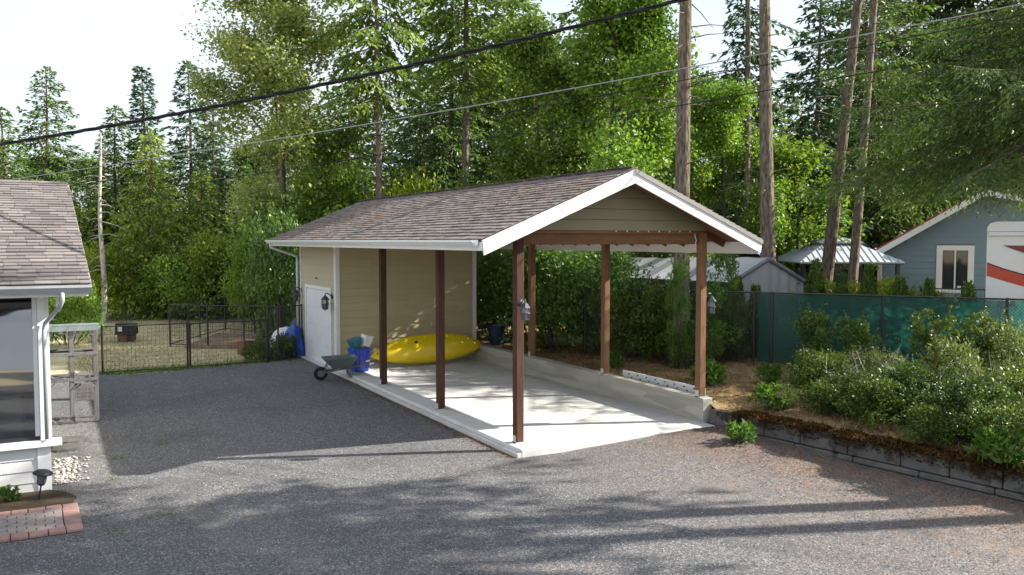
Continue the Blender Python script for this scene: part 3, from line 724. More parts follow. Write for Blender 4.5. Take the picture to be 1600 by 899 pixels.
n = 42000; d = 7 + 19*R_.rand(n)**1.4; b = R_.uniform(0, 1600, n)
pp = np.array([px_xy(bb, dd) for bb, dd in zip(b, d)]); k = gk(pp[:,0], pp[:,1]) & ~((pp[:,0] > -.3) & (pp[:,1] > -.5)) & ((pp[:,0] > -6.4) | (pp[:,1] < -1.3)); pp = pp[k]
tag(stones('gravel_stones', np.stack([pp[:,0], pp[:,1], gz(pp[:,0], pp[:,1])+.001], -1), .0115, M['pebble'], 2), 'loose grey stones on the gravel driveway', 'gravel', kind='stuff')

# ================================================================== THINGS UNDER THE CARPORT
ky = thing('kayak', 'yellow plastic kayak lying on its side against the shed wall', 'kayak', (2.40, 9.50, .43)); ky.scale = (1.10, 1.08, 1.08)
LN = 3.05; ns, nc = 40, 22; V = []
for i in range(ns+1):
    s_ = i/ns; t_ = 2*s_-1
    wd = .375*(1-abs(t_)**2.3)**.75 + .004; dp_ = .27*(1-abs(t_)**3.2)**.6 + .004; rock = .13*abs(t_)**2.6
    for k in range(nc):
        a = 2*math.pi*k/nc; ca, sa = math.cos(a), math.sin(a)
        yy = wd*math.copysign(abs(ca)**.8, ca)
        zz = (dp_*math.copysign(abs(sa)**.75, sa)) if sa > 0 else .45*dp_*sa
        if sa > 0: zz += .022*math.cos(a*8)*(1-abs(t_)**2)*sa + .028*(1-min(1, abs(ca)*4))*sa
        V.append((t_*LN/2, yy, zz - rock))
F_ = [(i*nc+k, i*nc+(k+1)%nc, (i+1)*nc+(k+1)%nc, (i+1)*nc+k) for i in range(ns) for k in range(nc)] + [tuple(range(nc-1,-1,-1)), tuple(ns*nc+k for k in range(nc))]
hu = MB(); hu.v = V; hu.f = F_
kr = (rad(62), rad(-2.0), rad(1.5))
h = hu.build('hull', M['kayak'], ky, True); h.rotation_euler = kr
for sx in (-1, 1):
    o = MB().tube([(sx*(LN/2-.14), -.03, .02), (sx*(LN/2-.10), 0, .05), (sx*(LN/2-.14), .03, .02)], .010, 6).build('grab_handle', M['black_p'], ky); o.rotation_euler = kr
o = MB().lathe([(.045,0),(.045,.012),(.03,.016)], (-.45,.1,.262), 12).build('scupper_plug', M['black_p'], ky); o.rotation_euler = kr

bn = thing('recycling_bin', 'square blue plastic bin standing on the slab edge', 'bin', (.26, 9.15, 0), rad(8))
def frustum(mb, a0, b0, a1, b1, z0, z1, t=None, r=.04):
    def ring(a, b, z):
        out = []
        for cx, cy, st in ((a-r,b-r,0),(-a+r,b-r,90),(-a+r,-b+r,180),(a-r,-b+r,270)):
            for q in (0,30,60,90): out.append((cx+r*math.cos(rad(st+q)), cy+r*math.sin(rad(st+q)), z))
        return out
    v = ring(a0,b0,z0)+ring(a1,b1,z1); n = 16; f = [(k,(k+1)%n,n+(k+1)%n,n+k) for k in range(n)]+[tuple(range(n-1,-1,-1))]
    if t:
        v += ring(a1-t,b1-t,z1)+ring(a0-t,b0-t,z0+t); f += [(n+k,n+(k+1)%n,2*n+(k+1)%n,2*n+k) for k in range(n)]+[(2*n+k,2*n+(k+1)%n,3*n+(k+1)%n,3*n+k) for k in range(n)]+[tuple(3*n+k for k in range(n))]
    else: f.append(tuple(n+k for k in range(n)))
    mb.add(v, f); return mb
frustum(MB(), .185,.185,.23,.23, 0,.60, .012).build('body', M['bin'], bn)
frustum(MB(), .238,.238,.242,.242, .545,.605, None).build('rim', M['bin'], bn).scale = (1,1,1)
for sx in (-1,1): MB().tube([(sx*.242,-.07,.50),(sx*.268,-.05,.50),(sx*.268,.05,.50),(sx*.242,.07,.50)], .012, 6).build('handle', M['bin'], bn)
for k in (-1,1): MB().cbox((k*.10, -.215, .30), (.012,.02,.42), .003).build('rib', M['bin'], bn)
t1 = thing('plastic_tub', 'teal rounded tub lying on top of the blue bin', 'tub', (.16, 9.12, .61), rad(20)); t1.rotation_euler = (rad(0), rad(-14), rad(20))
frustum(MB(), .12,.12,.165,.16, 0,.24, None, .09).build('body', M['teal'], t1); frustum(MB(), .168,.163,.172,.166, .235,.255, None, .09).build('lid', M['teal'], t1)
t2 = thing('white_container', 'white plastic container tipped against the teal tub on the bin', 'container', (.40, 9.10, .66)); t2.rotation_euler = (rad(4), rad(14), rad(12))
frustum(MB(), .10,.11,.13,.13, 0,.28, .006, .03).build('body', M['whitep'], t2); frustum(MB(), .134,.134,.136,.136, .262,.282, None, .03).build('rim', M['whitep'], t2)
for k in range(4): MB().cbox((0, -.125-.002*k, .06+k*.05), (.16,.01,.012), .003).build('rib', M['whitep'], t2)

wb = thing('wheelbarrow', 'grey-green wheelbarrow with black tyre parked by the shed door', 'wheelbarrow', (-.38, 8.80, -.12), rad(-8)); wb.scale = (.9,.9,.9)
# local: wheel at -x, handles towards +x
tray = MB(); n = 16
def ring(cx, a, b, z, tilt=0, r=.10):
    out = []
    for sx, sy, st in ((1,1,0),(-1,1,90),(-1,-1,180),(1,-1,270)):
        for q in (0,30,60,90):
            x = sx*(a-r)+r*math.cos(rad(st+q)); y = sy*(b-r)+r*math.sin(rad(st+q)); out.append((cx+x, y, z+tilt*x))
    return out
vv = ring(.05,.24,.18,.34,.0,.08)+ring(.0,.45,.33,.64,.03)+ring(.0,.475,.355,.645,.03)+ring(.0,.475,.355,.625,.03)+ring(.05,.25,.19,.33,.0,.08)
tray.add(vv, [(q*n+k, q*n+(k+1)%n, (q+1)*n+(k+1)%n, (q+1)*n+k) for q in range(4) for k in range(n)] + [tuple(range(n)), tuple(4*n+k for k in range(n-1,-1,-1))])
tray.build('tray', M['tray'], wb)
wh = MB()
def torus(mb, c, R, r, n=24, m=8, ax='y'):
    vs = []
    for i in range(n):
        for j in range(m):
            a, b = 2*math.pi*i/n, 2*math.pi*j/m; q = R + r*math.cos(b)
            vs.append((c[0]+q*math.cos(a), c[1]+r*1.2*math.sin(b), c[2]+q*math.sin(a)))
    return mb.add(vs, [(i*m+j, i*m+(j+1)%m, ((i+1)%n)*m+(j+1)%m, ((i+1)%n)*m+j) for i in range(n) for j in range(m)])
w_ = torus(wh, (-.52,0,.195), .14, .055).build('tyre', M['rubber'], wb, True)
rm_ = MB().tube([(-.52,-.035,.195),(-.52,.035,.195)], .095, 16).build('rim', M['tray'], w_)
MB().tube([(-.52,-.09,.195),(-.52,.09,.195)], .012, 8).build('axle', M['steel'], w_)
for sy in (-1,1):
    MB().bar((-.58, sy*.075, .20), (.80, sy*.29, .44), .042, .038).build('handle_bar', M['grey_wood'], wb)
    MB().tube([(.80, sy*.29, .44), (.92, sy*.305, .462)], .024, 8).build('grip', M['whitep'], wb)
    MB().bar((.27, sy*.235, .33), (.27, sy*.25, .0), .055, .04).build('leg', M['tray'], wb)
    MB().bar((-.45, sy*.10, .25), (-.30, sy*.14, .50), .03).build('nose_brace', M['tray'], wb)
MB().bar((.27,-.25,.14),(.27,.25,.14), .11, .03, (1,0,0)).build('leg_brace', M['tray'], wb)
for k in range(3): MB().tube([(-.2+.1*k,-.22,.36),(.3+.06*k,-.30,.38+.01*k)], .012, 5).build('loose_stick', M['grey_wood'], wb)

tb = thing('trash_can', 'dark navy trash can with lid behind the low wall by the shed corner', 'trash can', (4.72, 10.05, .36))
MB().lathe([(.20,0),(.26,.55),(.275,.56),(.275,.60)], n=20).build('body', M['navy'], tb)
o = MB().lathe([(.285,0),(.285,.03),(.2,.08),(.05,.10)], n=20).build('lid', M['black_p'], tb); o.location = (-.25,.1,.52); o.rotation_euler = (0,rad(-12),0)
for sx in (-1,1): MB().tube([(sx*.262,-.05,.45),(sx*.30,-.04,.45),(sx*.30,.04,.45),(sx*.262,.05,.45)], .012, 6).build('handle', M['navy'], tb)
rl = thing('knobbed_rail', 'pale grey rail with two rows of dark knobs lying behind the low wall', 'rail', (4.25, .25, .38), rad(90))
MB().bar((0,0,.10),(2.72,0,.10), .03, .17).build('rail_board', M['gutter'], rl)
MB().bar((0,-.05,.02),(2.72,-.05,.02), .10, .02).build('rail_foot', M['gutter'], rl)
for k in range(8):
    for z_, dx in ((.07,0),(.135,.10)):
        MB().tube([(.2+k*.31+dx,.015,z_),(.2+k*.31+dx,.04,z_)], .014, 6).build('knob', M['black_p'], rl)

# ================================================================== GARDEN BLOCK WALL
bw = thing('block_wall', 'mossy grey concrete block retaining wall edging the shrub bed', 'wall', (3.98, -.2, -.12))
an = math.atan2(-1, .128); dv = Vector((.128,-1,0)).normalized(); nv = Vector((dv.y,-dv.x,0))   # nv points to the drive
br = random.Random(7)
for c in range(2):
    s_ = -.05 if c else -.3
    zb = 0.0 if c == 0 else .10
    hh = .10 if c == 0 else .285
    while s_ < 13:
        ln = br.choice((.55,.75,.90)) if c else 1.1
        mid = dv*(max(s_,.0)+ (s_+ln))*.5
        L2 = (s_+ln) - max(s_,0)
        me = MB().cbox((0,0,0), (L2-.016, .19+.03*(c==0), hh-.012), .016).mesh('block'); me.materials.append(M['block'])
        o = put('block', me, bw, (mid.x - nv.x*(.08), mid.y - nv.y*.08, zb+hh/2+.001), (br.uniform(-.01,.01), 0, math.atan2(dv.y,dv.x)+br.uniform(-.012,.012)))
        s_ += ln

# ================================================================== BACK YARD, LEFT
def P3(b, py, d): x, y = px_xy(b, d); return Vector((x, y, hz(py, d)))
def wire_panel(root, p, q, h, gx=.10, gz_=.10, fr=.022, z0=0., name='mesh_panel', rail=True):
    """framed welded-wire panel between two ground points (local to root)"""
    p, q = Vector(p), Vector(q); L_ = (q-p).length; d = (q-p)/L_
    u = Vector((0,0,1))
    for a, b in ((p+u*h, q+u*h), (p+u*(z0+.05), q+u*(z0+.05))): MB().tube([a, b], fr*.8, 6).build('rail', M['black'], root)
    w = MB(); n = max(2, int(L_/gx))
    for k in range(1, n): a = p + d*(L_*k/n); w.bar(a+u*(z0+.05), a+u*h, .0045)
    m = max(2, int(h/gz_))
    for k in range(1, m): w.bar(p+u*(h*k/m), q+u*(h*k/m), .0045)
    return w.build('wire_mesh', M['black'], root)
def fpost(root, p, h, r=.028): return MB().tube([Vector(p)-Vector((0,0,.1)), Vector(p)+Vector((0,0,h))], r, 8).build('post', M['black'], root)
ga = thing('wire_gate', 'left leaf of the low black wire double gate next to the timber rack', 'gate', (-5.63, 12.72, -.14), 0, 'double gate at the end of the drive')
for x in (0, 2.14): fpost(ga, (x,0,0), 1.30)
wire_panel(ga, (.0,0,0), (2.14,0,0), 1.26); MB().tube([(2.10,-.03,1.22),(2.2,-.05,1.25),(2.26,-.03,1.22)], .025, 6).build('latch', M['black'], ga)
gb = thing('wire_gate', 'right leaf of the low black wire double gate towards the shed', 'gate', (-3.42, 12.76, -.14), rad(5), 'double gate at the end of the drive')
for x in (0, 2.14): fpost(gb, (x,0,0), 1.28)
wire_panel(gb, (0,0,0), (2.14,0,0), 1.24)
gf = thing('wire_fence', 'tall black wire fence joining the gate to the shed', 'fence', (-1.22, 13.05, -.14))
for p in ((0,0,0), (.30,.05,0), (1.16,.65,0)): fpost(gf, p, 1.62)
wire_panel(gf, (.3,.05,0), (1.16,.65,0), 1.58, .06, .06); wire_panel(gf, (0,0,0), (.3,.05,0), 1.58, .06, .06)
dr = thing('dog_run', 'black wire dog run around the mulch in the back yard', 'pen', (-3.25, 18.7, -.14))
cs_ = [(0,0,0), (1.05,-1.1,0), (3.1,-2.6,0), (4.2,1.2,0), (2.6,4.6,0), (0,0,0)]
for a, b in zip(cs_[:-1], cs_[1:]):
    fpost(dr, a, 1.42, .03); m_ = [(x+y)/2 for x, y in zip(a,b)]; fpost(dr, m_, 1.40, .022); wire_panel(dr, a, b, 1.38, .09, .16)
tag(MB().prism([(-2.9,17.9),(-.4,16.2),(.9,19.5),(-1.2,21.6)], 'z', -.25, -.085).build('mulch_bed', M['mulch']), kind='structure')
kb = thing('dog_kennel', 'small black kennel box with a white square sign on its front', 'kennel', (-4.42, 21.0, -.17), rad(-20))
MB().cbox((0,0,.14), (.52,.45,.26), .01).build('base', M['post_r'], kb)
MB().prism([(-.32,.26),(.32,.26),(.30,.62),(-.30,.66)], 'y', -.28, .28).build('hood', M['black_p'], kb)
MB().box(-.22,-.08,-.285,-.281,.38,.54).build('sign', M['whitep'], kb)
MB().box(.05,.24,-.23,-.2255,.03,.24).build('opening', M['black_p'], kb)
def mound(name, label, cat, loc, rx, ry, h, mat, seed, rz=0, fold=.09):
    r = np.random.RandomState(seed); n, m = 36, 14; V = []
    ph = r.uniform(0,6.28,6)
    for j in range(m+1):
        t = j/m
        for i in range(n):
            a = 2*math.pi*i/n; rr = (1-t**2.2)**.5 if j < m else 0
            rr *= 1 + fold*math.sin(3*a+ph[0]+2*t) + fold*.7*math.sin(7*a+ph[1]+3*t) + fold*.4*math.sin(13*a+ph[2])*(1-t)
            V.append((rx*rr*math.cos(a), ry*rr*math.sin(a), h*(t + .08*math.sin(4*a+ph[3])*t*(1-t)*2)))
    F = [(j*n+i, j*n+(i+1)%n, (j+1)*n+(i+1)%n, (j+1)*n+i) for j in range(m) for i in range(n)]
    mb = MB(); mb.v = V; mb.f = F; o = mb.build(name, mat, None, True); o.location = loc; o.rotation_euler = (0,0,rz); return tag(o, label, cat)
mound('tarp_heap', 'white tarp draped over a heap behind the wire fence', 'tarp', (*px_xy(446, 28.0), -.16), .50, .5, .82, M['tarp_wh'], 3)
mound('tarp_heap', 'blue tarp bundle at the back corner of the shed', 'tarp', (*px_xy(459, 26.9), -.16), .26, .5, .98, M['tarp_bl'], 5, .4)
mound('dark_bag', 'dark grey sack slumped on the blue tarp by the shed', 'sack', (*px_xy(463, 27.6), -.16), .30, .3, 1.15, M['navy'], 8)
rp = thing('flower_pot', 'small red pot among the weeds by the right gate leaf', 'pot', (*px_xy(412, 27.0), -.15))
MB().lathe([(.09,0),(.13,.22),(.145,.22),(.145,.27)], n=14).build('pot', M['rv_red'], rp)
pb = thing('planter_box', 'low brown timber planter box beside the mulch', 'planter', (*px_xy(391, 27.6), -.16), .3)
for k in range(3): MB().cbox((0,-.2,.07+k*.13), (.75,.03,.12), .004).build('board', M['post_r'], pb); MB().cbox((0,.2,.07+k*.13), (.75,.03,.12), .004).build('board', M['post_r'], pb)
for sx in (-1,1): MB().cbox((sx*.36,0,.2), (.03,.37,.38), .004).build('end_board', M['post_r'], pb)

# ================================================================== RIGHT SIDE: SCREENED FENCE
fc = thing('chain_link_fence', 'black chain-link fence with green privacy screen behind the shrub bed', 'fence', (8.26, 2.62, .40))
FA, FB, FC_ = Vector((-2.6,4.1,0)), Vector((0,0,0)), Vector((5.4,-7.75,0)); FH = 1.76
def frun(p, q, scr=True):
    L_ = (q-p).length; d = (q-p)/L_; u = Vector((0,0,1)); nrm = Vector((d.y,-d.x,0))
    MB().tube([p+u*FH, q+u*FH], .021, 8).build('top_rail', M['black'], fc); MB().tube([p+u*.06, q+u*.06], .006, 5).build('tension_wire', M['black'], fc)
    w = MB(); g = .075; n = int(L_/g); mh = FH-.08
    for k in range(-int(mh/g), n):
        for sgn in (1,-1):
            a0, a1 = k*g, k*g + mh
            z0_, z1_ = 0, mh
            if a0 < 0: z0_ = -a0; a0 = 0
            if a1 > L_: z1_ = mh-(a1-L_); a1 = L_
            if sgn < 0: za, zb = mh-z0_, mh-z1_
            else: za, zb = z0_, z1_
            w.bar(p+d*a0+u*(za+.05), p+d*a1+u*(zb+.05), .0055)
    w.build('chain_link', M['black'], fc)
    k = 0
    while k < L_ + .1:
        fpost(fc, p+d*min(k, L_), FH+.03, .03); k += 2.42
    return d, nrm
frun(FA, FB); d_, n_ = frun(FB, FC_)
fpost(fc, FB+d_*-.42, FH+.02, .026)
L_ = (FC_-FB).length; s0 = 0.02
while s0 < L_:
    s1 = min(L_, s0+2.40); nu, nv2 = 26, 16; V = []
    for j in range(nv2+1):
        for i in range(nu+1):
            s_ = s0 + (s1-s0)*i/nu; z_ = .10 + (FH-.13)*j/nv2
            off = .03 + .035*math.sin(s_*5.1+z_*1.2)*math.sin(math.pi*j/nv2) + .012*math.sin(s_*17+z_*3)
            p = FB + d_*(s_ if not (s0 < .1) else s_ - .38*(1-i/nu)*(1-.12*math.sin(math.pi*j/nv2))) - n_*(off)
            V.append((p.x, p.y, z_))
    mb = MB(); mb.v = V; mb.f = [(j*(nu+1)+i, j*(nu+1)+i+1, (j+1)*(nu+1)+i+1, (j+1)*(nu+1)+i) for j in range(nv2) for i in range(nu)]
    mb.build('privacy_screen', M['screen'], fc, True); s0 = s1 + .02
f2 = thing('wire_fence', 'thin black wire fence in front of the blue house window', 'fence', (*px_xy(1440, 23.2), .42))
e2 = Vector((*px_xy(1545, 22.4), .42)) - Vector((*px_xy(1440, 23.2), .42)); e2.z = 0
wire_panel(f2, (0,0,0), e2, 1.72, .08, .08); fpost(f2, (0,0,0), 1.78); fpost(f2, e2*.62, 1.86); fpost(f2, e2, 1.76)

# ------------------------------------------------------------------ grey shelter tent
x0, y0 = px_xy(1140, 22.5); ta = rad(35) - rad(YAW)
tt = thing('shelter_tent', 'long grey fabric shelter tent behind the fence', 'tent', (x0, y0, .40), ta)
TW, TL, TE, TP = 3.0, 6.5, 1.93, 2.55
nu, nw = 34, 12
for side in (0, 1):
    V = []
    for j in range(nu+1):
        for i in range(nw+1):
            t = i/nw; y = -.06 + TL*j/nu; x = (TW/2)*t if side == 0 else TW-(TW/2)*t
            sag = -.05*math.sin(math.pi*t)*abs(math.sin(math.pi*(y/1.65))) + .012*math.sin(y*7+t*9)
            V.append((x + (-.05 if t == 0 and side == 0 else .05 if t == 0 else 0), y, TE + (TP-TE)*t + sag - (y/TL)*.12))
    f = [(j*(nw+1)+i, j*(nw+1)+i+1, (j+1)*(nw+1)+i+1, (j+1)*(nw+1)+i) for j in range(nu) for i in range(nw)]
    mb = MB(); mb.v = V; mb.f = f; mb.build('roof_sheet', M['tarp'], tt, True)
for y in (1.55, 3.1, 4.7):
    MB().add([(-.045,y,TE+.005-y/TL*.12),(-.045,y+.30,TE+.005-y/TL*.12),(TW/2,y+.30,TP+.008-y/TL*.12),(TW/2,y,TP+.008-y/TL*.12)], [(3,2,1,0)]).build('dark_band', M['tarp_dk'], tt)
V = []; n = 40
for i in range(n+1):
    x = TW*i/n; zt = TE + (TP-TE)*(1-abs(x-TW/2)/(TW/2)); yy = .03*math.sin(x*16)+.02*math.sin(x*7+1)
    V += [(x, yy*.2, zt-.01), (x, yy, .8), (x, yy*1.3, 0)]
mb = MB(); mb.v = V; mb.f = [(i*3+k, (i+1)*3+k, (i+1)*3+k+1, i*3+k+1) for i in range(n) for k in range(2)]; mb.build('end_curtain', M['tarp'], tt, True)
hem = MB()
for i in range(60):
    x = TW*i/59; zt = TE + (TP-TE)*(1-abs(x-TW/2)/(TW/2)); hem.lathe([(.03,-.06),(.045,0),(.03,.05)], (x,-.03,zt-.035), 6)
hem.build('gathered_hem', M['tarp_dk'], tt, True)
MB().box(-.045,-.02,.02,TL,0,TE).build('side_curtain', M['tarp_gn'], tt)
# ------------------------------------------------------------------ gazebo
gx_, gy_ = px_xy(1302, 33); gzb = thing('gazebo', 'metal roofed garden gazebo with two roof tiers between the tree trunks', 'gazebo', (gx_, gy_, .42), rad(-YAW))
def hip(a, z0, z1, b, nm):
    for s in range(4):
        ca, sa = math.cos(s*math.pi/2), math.sin(s*math.pi/2)
        rot = lambda x, y: (x*ca-y*sa, x*sa+y*ca)
        P = [(*rot(-a,-a), z0), (*rot(a,-a), z0), (*rot(b,-b), z1), (*rot(-b,-b), z1)]
        o = MB().add(P + [(p[0],p[1],p[2]-.05) for p in P], [(0,1,2,3),(7,6,5,4),(0,4,5,1)]).build(nm, M['steelroof'], gzb)
        k = -a+.15
        while k < a:
            tt_ = min(1, (a-abs(k))/(a-b)); p0 = (*rot(k,-a), z0+.012); q = a - (a-b)*tt_; p1 = (*rot(k,-q), z0+(z1-z0)*tt_+.012)
            MB().bar(p0, p1, .025, .03).build('seam', M['steelroof'], o); k += .24
hip(1.85, 2.22, 2.86, .62, 'roof_panel'); hip(.78, 2.92, 3.14, .05, 'top_roof_panel')
MB().box(-.6,.6,-.6,.6,2.80,2.93).build('lantern_box', M['black'], gzb)
for sx in (-1,1):
    for sy in (-1,1): MB().box(sx*1.68-.06, sx*1.68+.06, sy*1.68-.06, sy*1.68+.06, 0, 2.2).build('post', M['black'], gzb)
MB().box(-1.84,1.84,-1.84,-1.80,2.13,2.215).box(-1.84,1.84,1.80,1.84,2.13,2.215).build('eave_rail', M['black'], gzb)
bf = thing('board_fence', 'grey vertical board fence behind the gazebo', 'fence', (*px_xy(1285, 36.5), .40), rad(-YAW))
for k in range(26): MB().cbox((k*.15, 0, .95+rnd.uniform(-.02,.02)), (.138, .022, 1.9), .003).build('fence_board', M['greyfence'], bf)
# ------------------------------------------------------------------ blue house
bx, by = px_xy(1372, 34); ex, ey = px_xy(800 + 1375.7*(14.14+.895*5)/(34-.446*5), 34-.446*5); ba = math.atan2(ey-by, ex-bx)
bh = thing('blue_house', 'slate blue sided house with red metal roof behind the fence', 'house', (bx, by, -.42), ba); bh.scale = (1.283, 1.283, 1.283)
BP, BE, BX, BWd = 4.42, 2.70, 2.76, 8.0
def roofz(x): return BE + (BP-BE)*x/BX if x < BX else BP - (x-BX)*.20
MB().prism([(.02,0),(BWd,0),(BWd,roofz(BWd)-.12),(BX,BP-.12),(.02,BE-.10)], 'y', .03, 7).build('wall_core', M['bluesid'], bh)
z = 0
while z < BP-.15:
    z1 = min(z+.18, BP-.13); xl = max(.12, (z1-BE+.10)/((BP-BE)/BX)+.02); xr = BWd
    segs = [(xl, 1.58), (2.56, xr)] if 1.45 < z+.09 < 2.84 else [(xl, xr)]
    if z > 3.25: xr = min(xr, BX+(BP-z1-.12)/.20); segs = [(xl, xr)]
    for a_, b_2 in segs:
        if b_2-a_ > .05:
            MB().add([(a_,-.006,z),(b_2,-.006,z),(b_2,.008,z1),(a_,.008,z1),(a_,.028,z),(b_2,.028,z),(b_2,.028,z1),(a_,.028,z1)],
                     [(0,1,2,3),(7,6,5,4),(0,4,5,1),(1,5,6,2),(2,6,7,3),(3,7,4,0)]).build('siding_board', M['bluesid'], bh)
    z += .18
MB().box(-.01,.115,-.02,.03,0,BE-.05).build('corner_trim', M['white'], bh)
wn = MB().box(1.58,1.74,-.03,.03,1.45,2.83).box(2.40,2.56,-.03,.03,1.45,2.83).box(1.742,2.398,-.03,.03,2.69,2.83).box(1.742,2.398,-.03,.03,1.45,1.58).build('window_frame', M['white'], bh)
MB().box(2.05,2.09,-.02,.02,1.582,2.688).build('mullion', M['white'], wn)
for a_, b_2 in ((1.745,2.048), (2.092,2.396)): MB().box(a_,b_2,.0,.01,1.583,2.687).build('pane', M['pane'], wn)
MB().box(2.14,2.36,-.006,-.001,1.60,1.66).build('paper', M['whitep'], wn)
rf = MB().prism([(-.55, roofz(-.55)), (BX, BP), (BX, BP+.05), (-.55, roofz(-.55)+.05)], 'y', -.45, 7.3).prism([(BX+.002, BP), (BWd+.4, roofz(BWd+.4)), (BWd+.4, roofz(BWd+.4)+.05), (BX+.002, BP+.05)], 'y', -.45, 7.3).build('roof', M['redroof'], bh)
for k in range(20): x = BX+.2+k*.3; MB().bar((x,-.45,roofz(x)+.06),(x,7.3,roofz(x)+.06), .04, .03).build('roof_rib', M['redroof'], rf)
for p, q in (((-.55,-.5),(BX,-.5)), ((BX,-.5),(BWd+.4,-.5))):
    MB().prism([(p[0],roofz(p[0])-.005),(q[0]-.002,roofz(q[0]-.002)-.005),(q[0]-.002,roofz(q[0]-.002)-.19),(p[0],roofz(p[0])-.19)], 'y', -.49, -.455).build('rake_board', M['gutter'], bh)
MB().prism([(-.53,roofz(-.53)-.02),(.0,roofz(0)-.02),(0,roofz(0)-.10),(-.53,roofz(-.53)-.10)], 'y', -.45, 7.2).build('soffit', M['white'], bh)
# ------------------------------------------------------------------ motorhome
rx_, ry_ = px_xy(1541, 21.6); rv = thing('motorhome', 'white motorhome end with red and maroon swoosh graphics at the right edge', 'motorhome', (rx_, ry_, .42), rad(-YAW-30))
k_ = 21.6/1375.7; RZ = hz(347, 21.6)-.42
def rvp(px, py): return ((px-1541)*k_, hz(py, 21.6)-.42)
prf = [(0,.45),(2.5,.45),(2.5,RZ-.14),(2.44,RZ-.04),(2.30,RZ),(.20,RZ),(.06,RZ-.04),(0,RZ-.14)]
MB().prism(prf, 'y', 0, 7.0).build('body', M['rv'], rv)
MB().cbox((1.25,-.03,RZ-.30), (2.46,.06,.10), .02).build('end_cap_moulding', M['rv'], rv)
MB().box(.02,2.48,-.008,-.002,RZ-.245,RZ-.235).build('cap_seam', M['flashing'], rv)
MB().prism([rvp(1542,412), rvp(1565,421), rvp(1597,431), rvp(1597,448), rvp(1570,440), rvp(1542,431)], 'y', -.010, -.002).build('red_swoosh', M['rv_red'], rv)
MB().prism([rvp(1542,410.2), rvp(1565,419.2), rvp(1597,429), rvp(1597,431.2), rvp(1565,421.2), rvp(1542,412.2)], 'y', -.012, -.003).build('black_pinstripe', M['black'], rv)
MB().prism([rvp(1563,383.5), rvp(1598,384), rvp(1598,396), rvp(1580,390)], 'y', -.010, -.002).build('maroon_swoosh', M['rv_mar'], rv)
MB().prism([rvp(1563,383.5), rvp(1598,396), rvp(1598,399)], 'y', -.013, -.004).build('black_swoosh', M['black'], rv)
MB().prism([rvp(1577,389.4), rvp(1598,397.2), rvp(1598,398.5)], 'y', -.0145, -.0135).build('white_pinstripe', M['rv'], rv)
MB().box(.90,1.02,-.05,-.002,.6,RZ-.60).build('beige_panel', M['beige'], rv)
for x in (.12, 2.30): MB().cbox((x,-.02,.95), (.12,.03,.22), .01).build('tail_light', M['rv_red'], rv)
for y in (1.4, 5.4):
    for x in (.12, 2.38):
        w_ = MB().tube([(x-.11,y,.38),(x+.11,y,.38)], .38, 20).build('wheel', M['rubber'], rv); MB().tube([(x-.12,y,.38),(x+.12,y,.38)], .2, 14).build('rim', M['steel'], w_)
MB().box(.05,2.45,.1,6.9,.30,.449).build('chassis', M['black'], rv)
# shelter with a blue tarp beyond the tent
sx_, sy_ = px_xy(1150, 31.5); sh = thing('tarp_shelter', 'dark lean-to with blue tarp roof behind the grey tent', 'shelter', (sx_, sy_, .4), rad(-YAW))
MB().box(-.8,1.5,0,2.0,0,2.45).build('frame_wall', M['black_p'], sh)
V = [(x, y, 2.46+.17*math.sin(x*2.2+1)**2+.09*math.sin(x*9+y*3)*math.sin(y*5)) for y in np.linspace(-.2,2,12) for x in np.linspace(-.05,1.15,24)]
mb = MB(); mb.v = V; mb.f = [(j*24+i, j*24+i+1, (j+1)*24+i+1, (j+1)*24+i) for j in range(11) for i in range(23)]; mb.build('blue_cover', M['tarp_bl'], sh, True)
V = [(x, y, 2.47+.16*math.sin(x*2.6+.3)**2) for y in np.linspace(-.2,2,8) for x in np.linspace(-.8,-.06,16)]
mb = MB(); mb.v = V; mb.f = [(j*16+i, j*16+i+1, (j+1)*16+i+1, (j+1)*16+i) for j in range(7) for i in range(15)]; mb.build('white_cover', M['tarp_wh'], sh, True)

# ================================================================== OVERHEAD CABLES
def cable(label, pts, r, mat, sag, twist=False):
    p, q = Vector(pts[0]), Vector(pts[1]); p2 = p + (p-q)*.5; q2 = q + (q-p)*.5
    path = []
    for i in range(61):
        t = i/60; tt = -.5 + 2*t; v = p2.lerp(q2, t); v.z += -sag*(4*tt*(1-tt)); path.append(v)
    if not twist:
        o = MB().tube(path, r, 6).build('overhead_cable', mat)
    else:
        o = thing('overhead_cable', label, 'cable', path[0]); bse = Vector(path[0])
        for s_ in range(3):
            fine = []
            for i in range(400):
                t = i/399; tt = -.5+2*t; v = p2.lerp(q2, t); v.z += -sag*(4*tt*(1-tt)); a = i*.32 + s_*2.094
                fine.append(v + Vector((0, math.cos(a)*r*.75, math.sin(a)*r*.75)) - bse)
            MB().tube(fine, r*.62, 5, True).build('strand', mat, o, True)
        return o
    return tag(o, label, 'cable', 'overhead service cables')
cable('thick twisted black cable crossing the sky, topmost of the overhead cables', (P3(0,228,15), P3(1085,0,12.5)), .024, M['wire'], .14, True)
cable('thin pale grey overhead cable just below the thick twisted one', (P3(53,277,20), P3(1600,10,14)), .0105, M['wire_l'], .12)
cable('thin dark overhead cable, second from the bottom', (P3(60,300,20), P3(1600,27,14)), .009, M['wire'], .10)
cable('thin dark overhead cable, lowest of all', (P3(203,302,20), P3(1600,73,14)), .010, M['wire'], .08)

